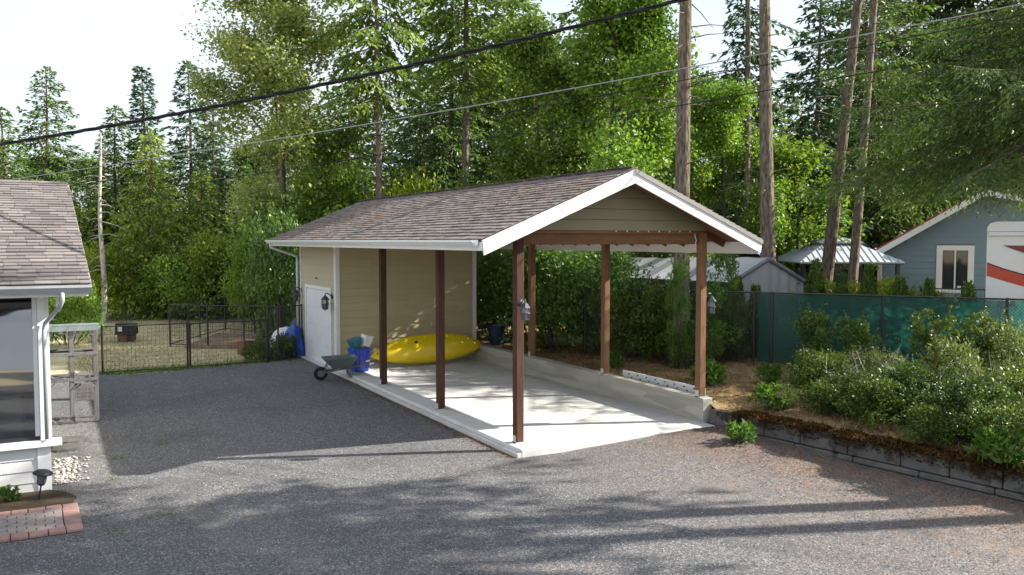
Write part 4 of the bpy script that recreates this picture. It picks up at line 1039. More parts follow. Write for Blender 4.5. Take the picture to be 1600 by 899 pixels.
# ================================================================== VEGETATION
def nrm(v): return v / np.maximum(np.linalg.norm(v, axis=-1, keepdims=True), 1e-9)
def blades(P, D, Nn, l, w, bend=.12):
    """one leaf-shaped quad per row: base P, direction D, facing Nn, length l, width w"""
    D = nrm(D); S = nrm(np.cross(D, Nn)); N2 = np.cross(S, D); l = np.asarray(l)[:,None]; w = np.asarray(w)[:,None]
    mid = P + D*l*.5
    V = np.stack([P, mid + S*w*.5 + N2*l*bend*.5, P + D*l - N2*l*bend, mid - S*w*.5 + N2*l*bend*.5], 1)
    return V.reshape(-1,3)
def leafmesh(name, Vs, mat):
    V = np.concatenate(Vs); n = len(V)//4
    return big_mesh(name, V, np.arange(n*4).reshape(n,4), mat)
def path_tube(mb, pts, r0, r1, n=8, pw=1.):
    m = len(pts); mb.tube(pts, [r0 + (r1-r0)*(i/(m-1))**pw for i in range(m)], n, False)
def conifer(name, H, h0, R, nb, seed, leaf, bark, tr=.2, droop=.25, dens=9, ll=.30, lw=.125, lean=(0,0), up=.35, prof=.75, side=.42, dead=0, tmax=1.0, hang=.25, gap=.0):
    r = np.random.RandomState(seed); mb = MB()
    def axis(h): t = h/H; return np.array([lean[0]*t + .12*math.sin(t*4+seed), lean[1]*t + .1*math.sin(t*3+seed*2), h])
    hs_ = np.linspace(-.25, H*tmax, 18)
    mb.tube([axis(max(h,0)) + np.array([0,0,min(h,0)]) for h in hs_], [tr*(1.25 if h < .2 else 1)*(1-.93*max(h,0)/H)+.008 for h in hs_], 12, False)
    Vs = []
    for i in range(nb):
        t = (i + r.rand())/nb; t = t**.92
        if r.rand() < gap: continue
        h = h0 + (H*tmax-h0-.15)*t; az = i*2.39996 + r.normal(0,.35)
        Lb = R*(1-t)**prof*min(1, .55+2.2*t)*r.uniform(.62,1.12) + .22
        el = up*(t*1.6-.55) + r.normal(0,.10)
        s_ = np.linspace(0,1,7); hd = np.array([math.cos(az), math.sin(az), 0])
        base = axis(h)
        bp = base + hd*(Lb*s_)[:,None]; bp[:,2] += Lb*(math.tan(el)*s_ - droop*s_**1.7 + .06*s_**4)
        mb.tube(list(bp), [max(.004, tr*.16*(1-t*.7))*(1-.85*q)+.003 for q in s_], 3 if Lb < 3.5 else 5, False)
        n = max(4, int(Lb*dens)); u = np.sort(r.uniform(.10,1.,n)); sg = np.where(np.arange(n)%2, 1., -1.)
        B = np.stack([np.interp(u, s_, bp[:,k]) for k in range(3)], 1)
        tg = nrm(bp[6]-bp[3]); sd = np.array([-hd[1], hd[0], 0])
        tl = (side*Lb*(1-u)**.8*.75 + .20 + .06*Lb)*r.uniform(.6,1.15,n)
        td = nrm(tg[None]*r.uniform(.45,.95,n)[:,None] + sd[None]*(sg*r.uniform(.5,1.,n))[:,None] + np.array([0,0,-1.])*r.uniform(0,.35,n)[:,None])
        k = np.maximum(2, (tl/ll*1.7).astype(int)); idx = np.repeat(np.arange(n), k)
        q = (np.arange(len(idx)) - np.repeat(np.cumsum(k)-k, k) + r.rand(len(idx))*.6)/np.repeat(k,k)
        P = B[idx] + td[idx]*(tl[idx]*q)[:,None]; P[:,2] -= hang*tl[idx]*q**1.6
        m = len(idx); alt = np.where(r.rand(m) < .5, 1., -1.)
        perp = np.cross(td[idx], np.array([0,0,1.]))
        D = td[idx]*.8 + perp*(alt*r.uniform(.1,.8,m))[:,None] + r.normal(0,.16,(m,3)); D[:,2] -= hang*.5
        Nn = np.array([0,0,1.]) + r.normal(0,.45,(m,3))
        Vs.append(blades(P, D, Nn, ll*r.uniform(.7,1.35,m), lw*r.uniform(.7,1.3,m)))
        # tip tuft
        D2 = tg[None] + r.normal(0,.35,(4,3)); Vs.append(blades(np.repeat(bp[6][None],4,0), D2, np.array([0,0,1.])+r.normal(0,.3,(4,3)), ll*np.ones(4), lw*np.ones(4)))
    for i in range(dead):
        h = h0*r.uniform(.35,1.); az = r.uniform(0,6.28); Lb = r.uniform(.5,1.8)
        p = axis(h); e = p + np.array([math.cos(az)*Lb, math.sin(az)*Lb, r.uniform(-.5,.25)*Lb]); mb.tube([p, (p+e)/2+np.array([0,0,.05]), e], [.022,.014,.004], 3, False)
    top = axis(H*tmax); m = 8; Vs.append(blades(np.repeat((top-np.array([0,0,.2]))[None],m,0), np.array([0,0,1.])+r.normal(0,.4,(m,3)), r.normal(0,1,(m,3)), ll*np.ones(m), lw*np.ones(m)))
    tm = mb.mesh(name+'_trunk'); tm.materials.append(bark); tm.shade_smooth()
    return tm, leafmesh(name+'_crown', Vs, leaf)
def broadleaf(name, H, seed, leaf, bark, R=3.5, h0=.25, tr=.18, leaves=16000, ls=.15, spread=.42, nl=11, lean=(0,0), fork=False, aspect=.8, flat=.35):
    r = np.random.RandomState(seed); mb = MB(); tips = []
    top = np.array([lean[0], lean[1], H*.9])
    tp = [np.array([lean[0]*t**1.3 + .15*math.sin(t*5+seed)*t, lean[1]*t + .12*math.cos(t*4+seed)*t, H*.9*t - .2*(t == 0)]) for t in np.linspace(0,1,12)]
    path_tube(mb, tp, tr, tr*.12, 10)
    tpa = np.array(tp)
    for i in range(nl):
        t = h0 + (1-h0)*((i+r.rand())/nl)**.9; p = np.array([np.interp(t, np.linspace(0,1,12), tpa[:,k]) for k in range(3)])
        az = i*2.4 + r.normal(0,.4); Ll = R*(1-.5*max(0,(t-h0)/(1-h0))**1.6)*r.uniform(.7,1.1)*(.65+.35*min(1,(t-h0)*5+.2)); el = r.uniform(.25,.75)+t*.35
        d = np.array([math.cos(az)*math.cos(el), math.sin(az)*math.cos(el), math.sin(el)])
        pts = [p + d*Ll*q + np.array([0,0,-.10*Ll*q*q]) + r.normal(0,.05*Ll,3)*q for q in np.linspace(0,1,6)]
        path_tube(mb, pts, tr*.42*(1-t*.55), tr*.06, 6)
        for j in range(7):
            q = .3+.7*(j+r.rand())/7; b = np.array([np.interp(q, np.linspace(0,1,6), np.array(pts)[:,k]) for k in range(3)])
            d2 = nrm(d + r.normal(0,.75,3) + np.array([0,0,.1])); l2 = Ll*.42*r.uniform(.6,1.2)*(1.15-q*.4)
            e = b + d2*l2; path_tube(mb, [b, (b+e)/2 + r.normal(0,.06*l2,3), e], tr*.10, tr*.025, 4)
            for w in np.linspace(.35,1.05,4): tips.append(b + (e-b)*w + r.normal(0,.12*l2,3))
    tips = np.array(tips); m = leaves; k = r.randint(0, len(tips), m)
    cl = r.uniform(.55,1.25,len(tips))
    G = np.clip(r.normal(0,1,(m,3)), -1.5, 1.5); G[:,2] *= aspect
    P = tips[k] + G*spread*cl[k][:,None]
    D = nrm(r.normal(0,1,(m,3))); D[:,2] = D[:,2]*.5 - .35
    Nn = np.array([0,0,1.])*1.0 + r.normal(0,.65,(m,3)) + nrm(G)*flat
    s = ls*r.uniform(.6,1.35,m)
    tm = mb.mesh(name+'_trunk'); tm.materials.append(bark); tm.shade_smooth()
    return tm, leafmesh(name+'_crown', [blades(P, D, Nn, s, s*.78)], leaf)
def shrub(name, rx, ry, h, seed, leaf, n=5000, ls=.07, lumps=26, stems=9, bark=None, upright=.3, aspect=.6, rad_=.30):
    r = np.random.RandomState(seed); mb = MB(); C = []
    for i in range(lumps):
        a = r.uniform(0,6.28); q = r.rand()**.55; z = r.uniform(.18,.95); e = math.sqrt(max(0,1-(max(0,z-.35)/.68)**2))
        C.append((rx*q*e*math.cos(a), ry*q*e*math.sin(a), h*z))
    C = np.array(C)
    for i in range(stems):
        c = C[r.randint(lumps)]; b = np.array([c[0]*.25, c[1]*.25, -.05]); mid = (b+c)/2 + r.normal(0,.05*h,3); path_tube(mb, [b, mid, c*np.array([1,1,.95])], .014+.006*h, .004, 4)
    sc = rad_*(rx+ry)/2*r.uniform(.7,1.3,lumps); k = r.randint(0,lumps,n)
    G = nrm(r.normal(0,1,(n,3))); P = C[k] + G*np.array([1,1,.85])*(sc[k]*r.uniform(.55,1.08,n))[:,None]
    kp = P[:,2] > .02; P, G, k = P[kp], G[kp], k[kp]; n = len(P)
    D = G*.7 + r.normal(0,.6,(n,3)) + np.array([0,0,upright]); Nn = G*.6 + np.array([0,0,.7]) + r.normal(0,.45,(n,3)); s = ls*r.uniform(.55,1.4,n)
    Vs = [blades(P, D, Nn, s, s*aspect)]
    for i in range(int(lumps*.9)):
        c = C[r.randint(lumps)]; d = nrm(np.array([c[0]*.5/rx, c[1]*.5/ry, .75]) + r.normal(0,.35,3)); l = h*r.uniform(.16,.40); b0 = c + d*rad_*(rx+ry)*.32
        tt = np.linspace(0,1,5)[:,None]; pts = b0 + d*l*tt + np.array([0,0,-.25*l])*tt**2.5 + r.normal(0,.02*l,(5,3)); mb.tube(list(pts), [.006,.005,.004,.003,.002], 3, False)
        k2 = 16; u = r.rand(k2)**.8; Q = np.stack([np.interp(u, tt[:,0], pts[:,q]) for q in range(3)], 1); s2 = ls*r.uniform(.5,1.15,k2)
        Vs.append(blades(Q, r.normal(0,1,(k2,3)) + d*.6, np.array([0,0,1.])+r.normal(0,.6,(k2,3)), s2, s2*aspect))
    tm = mb.mesh(name+'_stem'); tm.materials.append(bark or M['bark_dark'])
    return tm, leafmesh(name+'_foliage', Vs, leaf)
def plant(name, label, cat, meshes, loc, rz=0., s=(1,1,1), group=None, parts=('trunk','crown')):
    t = thing(name, label, cat, loc, rz, group)
    if not hasattr(s, '__len__'): s = (s,s,s)
    t.scale = s
    p0 = link(parts[0], meshes[0], t); link(parts[1], meshes[1], t)
    if parts[0] == 'stem': p0['kind'] = 'stuff'
    return t
TG = 'trees behind the yard'
# ---- shared kinds
FIR_A = conifer('fir', 17, 3.5, 3.4, 150, 1, L['fir'], M['bark_fir'], .21, dens=10, dead=18, hang=.4)
FIR_B = conifer('fir', 14, 1.2, 2.6, 165, 2, L['fir_b'], M['bark_fir'], .17, dens=11, droop=.18, prof=.9)
FIR_C = conifer('fir', 20, 9.5, 3.2, 100, 3, L['fir_l'], M['bark_grey'], .20, dens=11, hang=.4, droop=.30, dead=36, prof=.55, gap=.12)
FIR_D = conifer('fir', 13, .8, 2.8, 165, 5, L['fir'], M['bark_fir'], .17, dens=9, droop=.3, prof=.8)
SPIRE = conifer('spire', 13.5, .4, 1.75, 240, 6, L['fir_b'], M['bark_fir'], .16, dens=13, droop=.10, prof=.95, up=.5, ll=.26)
CEDAR = conifer('cedar', 11, .3, 3.2, 150, 7, L['cedar'], M['bark_fir'], .17, dens=9, droop=.45, prof=.8, ll=.30, lw=.10, hang=.55)
ALDER = broadleaf('cottonwood', 19, 11, L['alder'], M['bark_grey'], R=4.2, tr=.20, leaves=62000, ls=.14, spread=.50, nl=22, h0=.2)
MAPLE = broadleaf('maple', 12, 12, L['maple'], M['bark_dark'], R=4.0, tr=.17, leaves=34000, ls=.135, spread=.45, nl=13, h0=.2)
MAPLE_D = broadleaf('maple', 11, 14, L['maple_d'], M['bark_dark'], R=3.6, tr=.17, leaves=32000, ls=.125, spread=.42, nl=13, h0=.18)
YELLOW = broadleaf('maple', 7, 15, L['yellow'], M['bark_dark'], R=2.2, tr=.09, leaves=6000, ls=.16, spread=.36, nl=9, h0=.2)
BUSH = [shrub('bush', 1.9, 1.7, 2.7, 20+k, L[m], 9000, .13, 40, 10) for k, m in enumerate(('maple','lime','cedar','salal'))]
# ---- individual trees, left to right
def tre(mesh, label, b, d, H, H0, wid=None, rz=0, nm='conifer_tree', z=-.2):
    s = H/H0; return plant(nm, label, 'tree', mesh, (*px_xy(b, d), z), rz, (wid or s, wid or s, s), TG)
def top(py, d): return hz(py, d) + .2
tre(FIR_D, 'conifer at the far left edge rising behind the house roof', 8, 42, top(170,42), 13, .95, 1.)
tre(FIR_A, 'dark sparse-topped conifer left of the bleached dead trunk', 76, 46, top(108,46), 17, .85, 2.)
tre(FIR_D, 'short feathery conifer between the dead trunk and the dense spire', 186, 50, top(168,50), 13, .95, 4.)
tre(SPIRE, 'dense dark spire-shaped conifer standing alone against the sky', 231, 49, top(108,49), 13.5, 1.05, .5)
tre(FIR_B, 'green conifer beside the spire with a rounded ragged top', 298, 47, top(100,47), 14, .95, 3.)
tre(FIR_B, 'thin conifer just left of the tall light green cottonwood', 338, 45, top(118,45), 14, .8, 5.)
tre(CEDAR, 'drooping yellow-green cedar at the back edge of the lawn', 235, 40.5, 8.6, 11, .95, 2.2, 'cedar_tree')
tre(CEDAR, 'low cedar with hanging fronds left of centre behind the wire pen', 318, 42, 6.9, 11, .85, 4.2, 'cedar_tree')
tre(ALDER, 'tall light green cottonwood with pale leaves left of the carport roof', 445, 36, 17.8, 19, .98, 1.2, 'broadleaf_tree')
tre(YELLOW, 'yellowing small tree leaning out of the cottonwood above the shed', 512, 34, 8.0, 7, .8, 0, 'broadleaf_tree')
tre(FIR_C, 'tall fir with long bare pale trunk rising over the shed ridge', 592, 34, 18.5, 20, .85, 2.0)
tre(FIR_C, 'tall fir with bare trunk right of the first one above the roof', 726, 37, 21, 20, 1.05, 4.4)
tre(FIR_A, 'thin dark fir close beside the second bare trunk', 704, 41, 16.5, 17, .95, 1.7)
tre(MAPLE_D, 'dark maple with rusty leaf tips behind the middle of the roof', 842, 31, 11.2, 11, .95, .6, 'broadleaf_tree')
tre(MAPLE, 'forked dark-trunked maple with bright leaves behind the gable peak', 955, 28, 11.8, 12, .9, 2.5, 'broadleaf_tree')
tre(FIR_A, 'large fir filling the sky above the gable peak', 965, 36, 19.5, 17, 1.15, 3.9)
tre(FIR_B, 'blue-green young fir behind the roof between two bare trunks', 655, 46, 13.5, 14, 1.1, 2.9)
tre(FIR_D, 'bushy fir behind the cottonwood and the first bare trunk', 545, 44, 13, 13, 1.1, 5.5)
tre(FIR_A, 'bushy fir above the middle of the ridge', 800, 43, 18, 17, 1.2, .3)
tre(FIR_B, 'slender background fir between the two thick bark trunks', 1160, 40, 17, 14, .9, 1.1, z=.3)
tre(FIR_B, 'narrow conifer against the sky right of the second thick trunk', 1272, 38, 15.0, 14, 1.0, 3.3, z=.3)
tre(YELLOW, 'golden leaved maple right of the second thick trunk', 1243, 34, 7.0, 7, 1.0, 2.0, 'broadleaf_tree', z=.3)
tre(MAPLE, 'green maple between the thick trunks behind the tent', 1130, 33, 9.0, 12, .75, 4.0, 'broadleaf_tree', z=.3)
# big trunks on the right
TRK1 = conifer('near_fir', 24, 11.2, 3.6, 60, 41, L['fir'], M['bark_fir'], .205, dens=8, droop=.2, lean=(.35,-.2), dead=26, gap=.1, ll=.22)
plant('conifer_tree', 'thick brown fir trunk behind the front right carport post', 'tree', TRK1, (*px_xy(1068, 21.2), .35), 0, 1, TG)
TRK2 = conifer('near_fir', 25, 12.5, 3.0, 50, 42, L['fir_b'], M['bark_grey'], .25, dens=8, droop=.2, lean=(-1.0,.5), dead=34, gap=.2)
plant('conifer_tree', 'thick furrowed grey trunk rising behind the tent gable', 'tree', TRK2, (*px_xy(1212, 27), .35), 0, 1, TG)
TRK3 = conifer('near_fir', 25, 13, 3.0, 45, 43, L['fir'], M['bark_fir'], .215, dens=8, droop=.25, lean=(2.1,-.8), dead=30, gap=.2)
plant('conifer_tree', 'leaning reddish fir trunk in front of the gazebo', 'tree', TRK3, (*px_xy(1283, 28.5), .35), 0, 1, TG)
TRK4 = conifer('near_fir', 24, 12.5, 2.8, 45, 44, L['fir_l'], M['bark_grey'], .17, dens=8, droop=.25, lean=(1.5,-.4), dead=26, gap=.2)
plant('conifer_tree', 'pale slanting trunk right of the gazebo roof', 'tree', TRK4, (*px_xy(1328, 29.5), .35), 0, 1, TG)
plant('conifer_tree', 'thin bare grey trunk between the two thick right-hand trunks', 'tree', conifer('thin_fir', 19, 10, 2.0, 42, 45, L['fir_b'], M['bark_grey'], .15, dens=7, dead=30, gap=.3), (*px_xy(1163, 33), .3), 0, 1, TG)
# bleached snag
sm = MB(); r9 = np.random.RandomState(3); sp = [np.array([.05*math.sin(h), .04*math.cos(h*1.3), h]) for h in np.linspace(-.2, 8.2, 14)]
sm.tube(sp, [.125*(1-.80*i/13)+.010 for i in range(14)], 9, False)
for i in range(42):
    h = r9.uniform(2.2, 7.9); az = r9.uniform(0,6.28); Lb = r9.uniform(.5,1.7)*(1.1-h/11); p = np.array([0,0,h]); e = p + np.array([math.cos(az)*Lb, math.sin(az)*Lb, -Lb*r9.uniform(.0,.55)])
    sm.tube([p, (p+e)/2 + np.array([0,0,.07]), e], [.022,.014,.004], 4, False)
o = sm.build('dead_tree', M['snag'], None, True); o.location = (*px_xy(160, 38), -.2); tag(o, 'bleached dead trunk with bare snapped branches above the lawn', 'tree', TG)

# ---- near fir whose boughs hang into the upper right
NEAR = conifer('overhanging_fir', 10.8, 5.25, 7.7, 125, 51, L['fir'], M['bark_fir'], .30, droop=.13, dens=24, ll=.16, lw=.040, side=.32, prof=.85, hang=.55, up=.30, gap=.12)
plant('conifer_tree', 'big fir whose dark boughs hang in from the right edge', 'tree', NEAR, (*px_xy(1640, 23.0), .35), 2.1, 1, TG)
MIDF = conifer('bough_fir', 12.5, 4.6, 5.6, 120, 57, L['fir'], M['bark_fir'], .22, droop=.22, dens=17, ll=.17, lw=.055, side=.34, prof=1.0, hang=.5, up=.4, gap=.06)
plant('conifer_tree', 'spreading fir behind the left slope of the blue house near the leaning trunks', 'tree', MIDF, (*px_xy(1425, 47), .35), 1.1, 1.7, TG)
YF_ = conifer('yard_fir', 20, 3.0, 4.4, 150, 52, L['fir'], M['bark_fir'], .28, droop=.28, dens=11, hang=.45, gap=.05)
plant('conifer_tree', 'dark fir behind the blue house roof peak', 'tree', YF_, (*px_xy(1500, 47.0), .35), .8, 1.25, TG)
plant('conifer_tree', 'dark fir behind the blue house at the right edge', 'tree', YF_, (*px_xy(1615, 48.0), .35), 3.1, 1.25, TG)
plant('conifer_tree', 'dark fir just behind the blue house above the motorhome', 'tree', YF_, (*px_xy(1560, 45.0), .35), 2.3, 1.25, TG)
plant('conifer_tree', 'dark fir behind the left slope of the blue house roof', 'tree', YF_, (*px_xy(1362, 40.0), .35), 5.1, (1.05,1.05,.95), TG)
FIR_S = conifer('fir', 20, 9.5, 3.4, 80, 8, L['fir'], M['bark_grey'], .2, dens=11, droop=.3, prof=.55, gap=.48, hang=.4)
# firs beyond the frame whose shade dapples the drive
for k, (x, y, m, s, lab) in enumerate(((10.8,-7.8,FIR_S,1.15,'bare-stemmed fir outside the right edge shading the near drive'), (14.6,-10.2,FIR_S,1.25,'bare-stemmed fir outside the right edge beyond the drive'), (8.6,-11.6,FIR_S,1.1,'bare-stemmed fir outside the right edge nearest the drive'))):
    plant('conifer_tree', lab, 'tree', m, (x, y, .3), k*1.7, s, 'trees shading the drive')

# ---- wood behind: one mass
def forest_mass():
    r = np.random.RandomState(77); lv = []; tv = []; tf = []; off = 0
    kinds = [(FIR_A,17), (FIR_B,14), (FIR_D,13), (SPIRE,13.5), (MAPLE,12)]
    data = []
    for (tm, cm), H in kinds:
        v = np.empty(len(cm.vertices)*3, np.float32); cm.vertices.foreach_get('co', v); v = v.reshape(-1,4,3)
        data.append((v, H))
    n = 86
    for i in range(n):
        b = -120 + 1880*(i+r.rand())/n; d = r.uniform(52, 84)
        v, H = data[r.choice(5, p=[.34,.24,.2,.05,.17])]
        cap = 225 if b < 110 else 205 if b < 420 else 140 if b < 560 else 110 if b < 770 else 70 if b < 1080 else 125 if b < 1350 else 60
        h = min(hz(cap + r.uniform(-10,55), d)+.2, 26); s = h/H; a = r.uniform(0,6.28); c_, s_ = math.cos(a), math.sin(a)
        q = v[r.choice(len(v), int(len(v)*.5), replace=False)].copy(); cen = q.mean(1, keepdims=True); q = cen + (q-cen)*1.25
        wx = min(s, 1.35)
        x = (q[...,0]*c_-q[...,1]*s_)*wx; y = (q[...,0]*s_+q[...,1]*c_)*wx; X0, Y0 = px_xy(b, d)
        lv.append(np.stack([x+X0, y+Y0, q[...,2]*s-.2], -1).reshape(-1,3))
    tag(link('distant_wood', leafmesh('distant_wood', lv, L['fir'])), 'dense conifer wood closing the view behind the yard', 'wood', kind='stuff')
    lv = []
    for (sm_, fm) in BUSH:
        v = np.empty(len(fm.vertices)*3, np.float32); fm.vertices.foreach_get('co', v); v = v.reshape(-1,4,3)
        out = []
        for i in range(11):
            b = r.uniform(-60, 1660); d = r.uniform(44, 60); s = r.uniform(.9,2.0); a = r.uniform(0,6.28); c_, s_ = math.cos(a), math.sin(a)
            q = v[r.choice(len(v), 4000, replace=False)].copy(); cen = q.mean(1, keepdims=True); q = cen + (q-cen)*1.35
            x = (q[...,0]*c_-q[...,1]*s_)*s; y = (q[...,0]*s_+q[...,1]*c_)*s; X0, Y0 = px_xy(b, d)
            out.append(np.stack([x+X0, y+Y0, q[...,2]*s-.2], -1).reshape(-1,3))
        tag(link('understorey', leafmesh('understorey', out, fm.materials[0])), 'tangled undergrowth at the foot of the distant wood', 'undergrowth', 'undergrowth', kind='stuff')
forest_mass()
# ---- hedge and bushes along the back of the lawn
HG = 'bushes along the back of the lawn'
def bush(k, label, b, d, s, rz=0, z=-.2, nm='bush', g=HG, m=None):
    return plant(nm, label, 'bush', m or BUSH[k], (*px_xy(b, d), z), rz, s, g, ('stem','foliage'))
bush(1, 'yellow-green bush beside the dead trunk at the lawn edge', 150, 39, (.75,.75,1.15), 1)
bush(0, 'broad-leaved bush showing between the house gutter and the rack', 102, 30, (.6,.6,.8), 2)
bush(3, 'dark low bush left of the yellow-green bush behind the house', 45, 41, 1.2, 3)
bush(0, 'rounded green bush right of the hanging cedar', 285, 39.5, (1.0,1.0,1.05), .4)
bush(2, 'feathery light bush in the middle of the lawn edge', 345, 40, (1.05,1.0,1.35), 2.4)
bush(3, 'dark bush in the gap under the feathery one', 395, 41, (1.1,1,1.3), 4.)
bush(1, 'pale bush under the cottonwood behind the wire pen', 425, 38, (.9,.9,1.4), 5.)
bush(3, 'dark glossy laurel at the back corner of the shed', 446, 32.5, (.85,.85,1.55), 1.3)
bush(0, 'leafy bush behind the laurel under the eave', 415, 34.5, (.8,.8,1.5), .3)
bush(0, 'leafy bush above the far shed eave', 520, 37, (1.5,1.2,2.0), 3.3)
bush(1, 'light bush behind the first bare trunk', 640, 39, (1.4,1.2,2.2), 1.3)
bush(0, 'leafy bush behind the ridge below the dark maple', 760, 37, (1.5,1.3,2.1), 2.6)
# ---- shrubs right of the carport
SG = 'shrubs right of the carport'
S1 = shrub('rhododendron', 1.5, 1.3, 2.6, 61, L['salal'], 9000, .105, 46, 12)
S2 = shrub('rhododendron', 1.3, 1.2, 2.0, 62, L['shrub'], 8000, .085, 40, 12)
S3 = shrub('viney_shrub', .9, .8, 2.6, 63, L['weed'], 4200, .075, 34, 10, rad_=.26)
def shr(m, label, b, d, s=1, rz=0, z=.3): return plant('shrub', label, 'shrub', m, (*px_xy(b, d), z), rz, s, SG, ('stem','foliage'))
shr(S1, 'tall dark shrub behind the low wall nearest the shed corner', 800, 27.0, (.95,.9,1.15), .2)
shr(S1, 'tall glossy dark shrub between the back and middle right posts', 870, 24.5, (1.0,1.0,1.15), 1.9)
shr(S1, 'glossy dark shrub just behind the middle right post', 945, 24.0, (.95,.95,1.12), 3.7)
shr(S2, 'bright green shrub right of the middle right post', 1000, 22.6, (.85,.85,.95), .9)
shr(S2, 'light green shrub at the foot of the thick brown trunk', 1045, 22.0, (.7,.7,.9), 2.2)
shr(S3, 'yellow-green vine shrub climbing beside the front right post', 1122, 21.6, (.75,.75,1.12), .4)
shr(S2, 'low shrub hiding the base of the thick brown trunk', 1088, 20.9, (.5,.5,.55), 1.2)
shr(S3, 'thin vine on the left side of the thick brown trunk', 1062, 20.7, (.42,.42,1.0), 2.4)
shr(S2, 'low green shrub between the front right post and the small cedars', 1140, 22.2, (.55,.55,.75), 5.)
shr(S1, 'dark shrub mass beyond the trash can', 775, 29.5, (1.0,1,1.3), 4.4)
# ---- small arborvitae along the fence
def cone_shrub(name, h, rb, seed, leaf, n=3800, ls=.085):
    r = np.random.RandomState(seed); mb = MB(); mb.tube([(0,0,-.05),(0,0,h*.9)], [.03,.006], 6, False)
    t = 1-np.sqrt(1-r.rand(n)*.985); az = r.uniform(0,6.28,n); rr = rb*(1-t)**.85*np.minimum(1, .72+2*t)*r.uniform(.72,1.06,n)*(1+.16*np.sin(az*5+t*9))
    hd = np.stack([np.cos(az), np.sin(az), np.zeros(n)], 1); P = hd*rr[:,None]; P[:,2] = t*h + .04
    D = hd*.55 + np.array([0,0,1.]) + r.normal(0,.25,(n,3)); s_ = ls*r.uniform(.6,1.4,n)
    tm = mb.mesh(name+'_stem'); tm.materials.append(M['bark_dark']); return tm, leafmesh(name+'_foliage', [blades(P, D, hd + r.normal(0,.5,(n,3)), s_, s_*.5)], leaf)
TH = cone_shrub('arborvitae', 2.2, .40, 71, L['thuja'])
for k, (b, d, h, lab) in enumerate(((1153,22.4,2.3,'first small arborvitae from the left, in front of the tent'), (1182,22.2,2.05,'short arborvitae at the left end of the green screen'), (1275,22.0,2.75,'arborvitae just right of the tent gable'), (1316,21.6,2.4,'arborvitae below the gazebo between two taller ones'), (1358,21.3,2.65,'pointed arborvitae left of the blue house corner'), (1407,20.9,2.35,'rounded arborvitae below the blue house corner'), (1453,20.5,2.3,'arborvitae below the blue house window'), (1514,20.1,2.25,'yellowing arborvitae between the blue house window and the motorhome'))):
    w = .85 + .1*(k % 3); plant('arborvitae', lab, 'shrub', TH, (*px_xy(b, d), .40), k*1.3, (w, w, h/2.2), 'arborvitae along the fence', ('stem','foliage'))
LH = shrub('lime_hedge', 1.3, .8, 1.75, 81, L['lime'], 7000, .08, 40, 8)
for b, d, s, lab in ((1250,24.5,.95,'lime green hedge shrub at the foot of the tent gable'), (1320,24,1.0,'lime green hedge shrub below the gazebo'), (1390,23.6,1.05,'lime green hedge shrub at the blue house corner'), (1445,23.2,.9,'lime green hedge shrub left of the blue house window')):
    plant('hedge_shrub', lab, 'shrub', LH, (*px_xy(b, d), .40), b*.1, s, 'lime hedge behind the fence', ('stem','foliage'))
# ---- shrub bed in front of the fence
FG = 'shrubs in the bed above the block wall'
B1 = shrub('bed_shrub', 1.0, .9, 1.15, 91, L['shrub'], 9500, .062, 44, 14, upright=.5)
B2 = shrub('bed_shrub', 1.0, .9, 1.15, 92, L['salal2'], 9500, .070, 44, 14, upright=.5)
B4 = shrub('bed_shrub', .8, .75, .9, 94, L['pale'], 5200, .05, 34, 18, upright=.7, rad_=.26)
B5 = shrub('tall_shrub', .5, .45, 1.6, 95, L['thuja'], 6000, .055, 44, 16, upright=.8, rad_=.28)
B3 = shrub('tall_shrub', .55, .5, 1.9, 93, L['shrub'], 5500, .055, 40, 16, upright=.8, rad_=.24)
for m, b, d, s, lab in ((B1,1285,16.6,(.8,.75,.72),'leftmost rounded shrub in the bed above the block wall'), (B2,1340,15.4,(.72,.6,.55),'dark shrub hanging over the wall right of the leftmost one'), (B4,1372,17.0,(.9,.85,.9),'mid shrub before the green screen with pale leaf tips'), (B5,1268,18.6,(1.0,.9,.95),'dark upright shrub against the left end of the green screen'), (B5,1338,18.0,(.95,.9,.88),'upright shrub against the middle of the green screen'), (B3,1465,17.2,(.95,.9,.92),'tall loose shrub rising over the fence rail'), (B2,1432,14.7,(.9,.75,.70),'dark dense shrub in the middle of the bed'), (B4,1505,15.6,(1.1,1.0,1.25),'pale-tipped shrub under the motorhome'), (B2,1540,13.4,(.85,.75,.72),'shrub over the wall near the right edge'), (B1,1605,13.8,(.95,.85,.78),'shrub cut by the right edge of the bed'), (B4,1590,16.2,(1.2,1.1,1.5),'yellowish tall shrub at the right edge before the screen'), (B4,1232,15.8,(.5,.5,.42),'small low shrub at the left end of the bed'), (B1,1475,13.2,(.6,.5,.42),'low shrub spilling towards the wall'), (B4,1405,16.2,(.8,.8,.95),'dry pale shrub between the dark middle ones'), (B1,1300,15.3,(.55,.5,.45),'small shrub in front of the leftmost rounded one'), (B1,1392,14.6,(.75,.6,.58),'shrub at the wall left of the dark dense one'), (B2,1505,13.6,(.75,.65,.60),'dense shrub right of the dark middle one near the wall'), (B1,1570,12.5,(.7,.55,.55),'low shrub right above the wall at the right edge'), (B3,1535,16.8,(1.0,.9,.9),'upright shrub below the red swoosh')):
    plant('bed_shrub', lab, 'shrub', m, (*px_xy(b, d), .36), b*.37, s, FG, ('stem','foliage'))
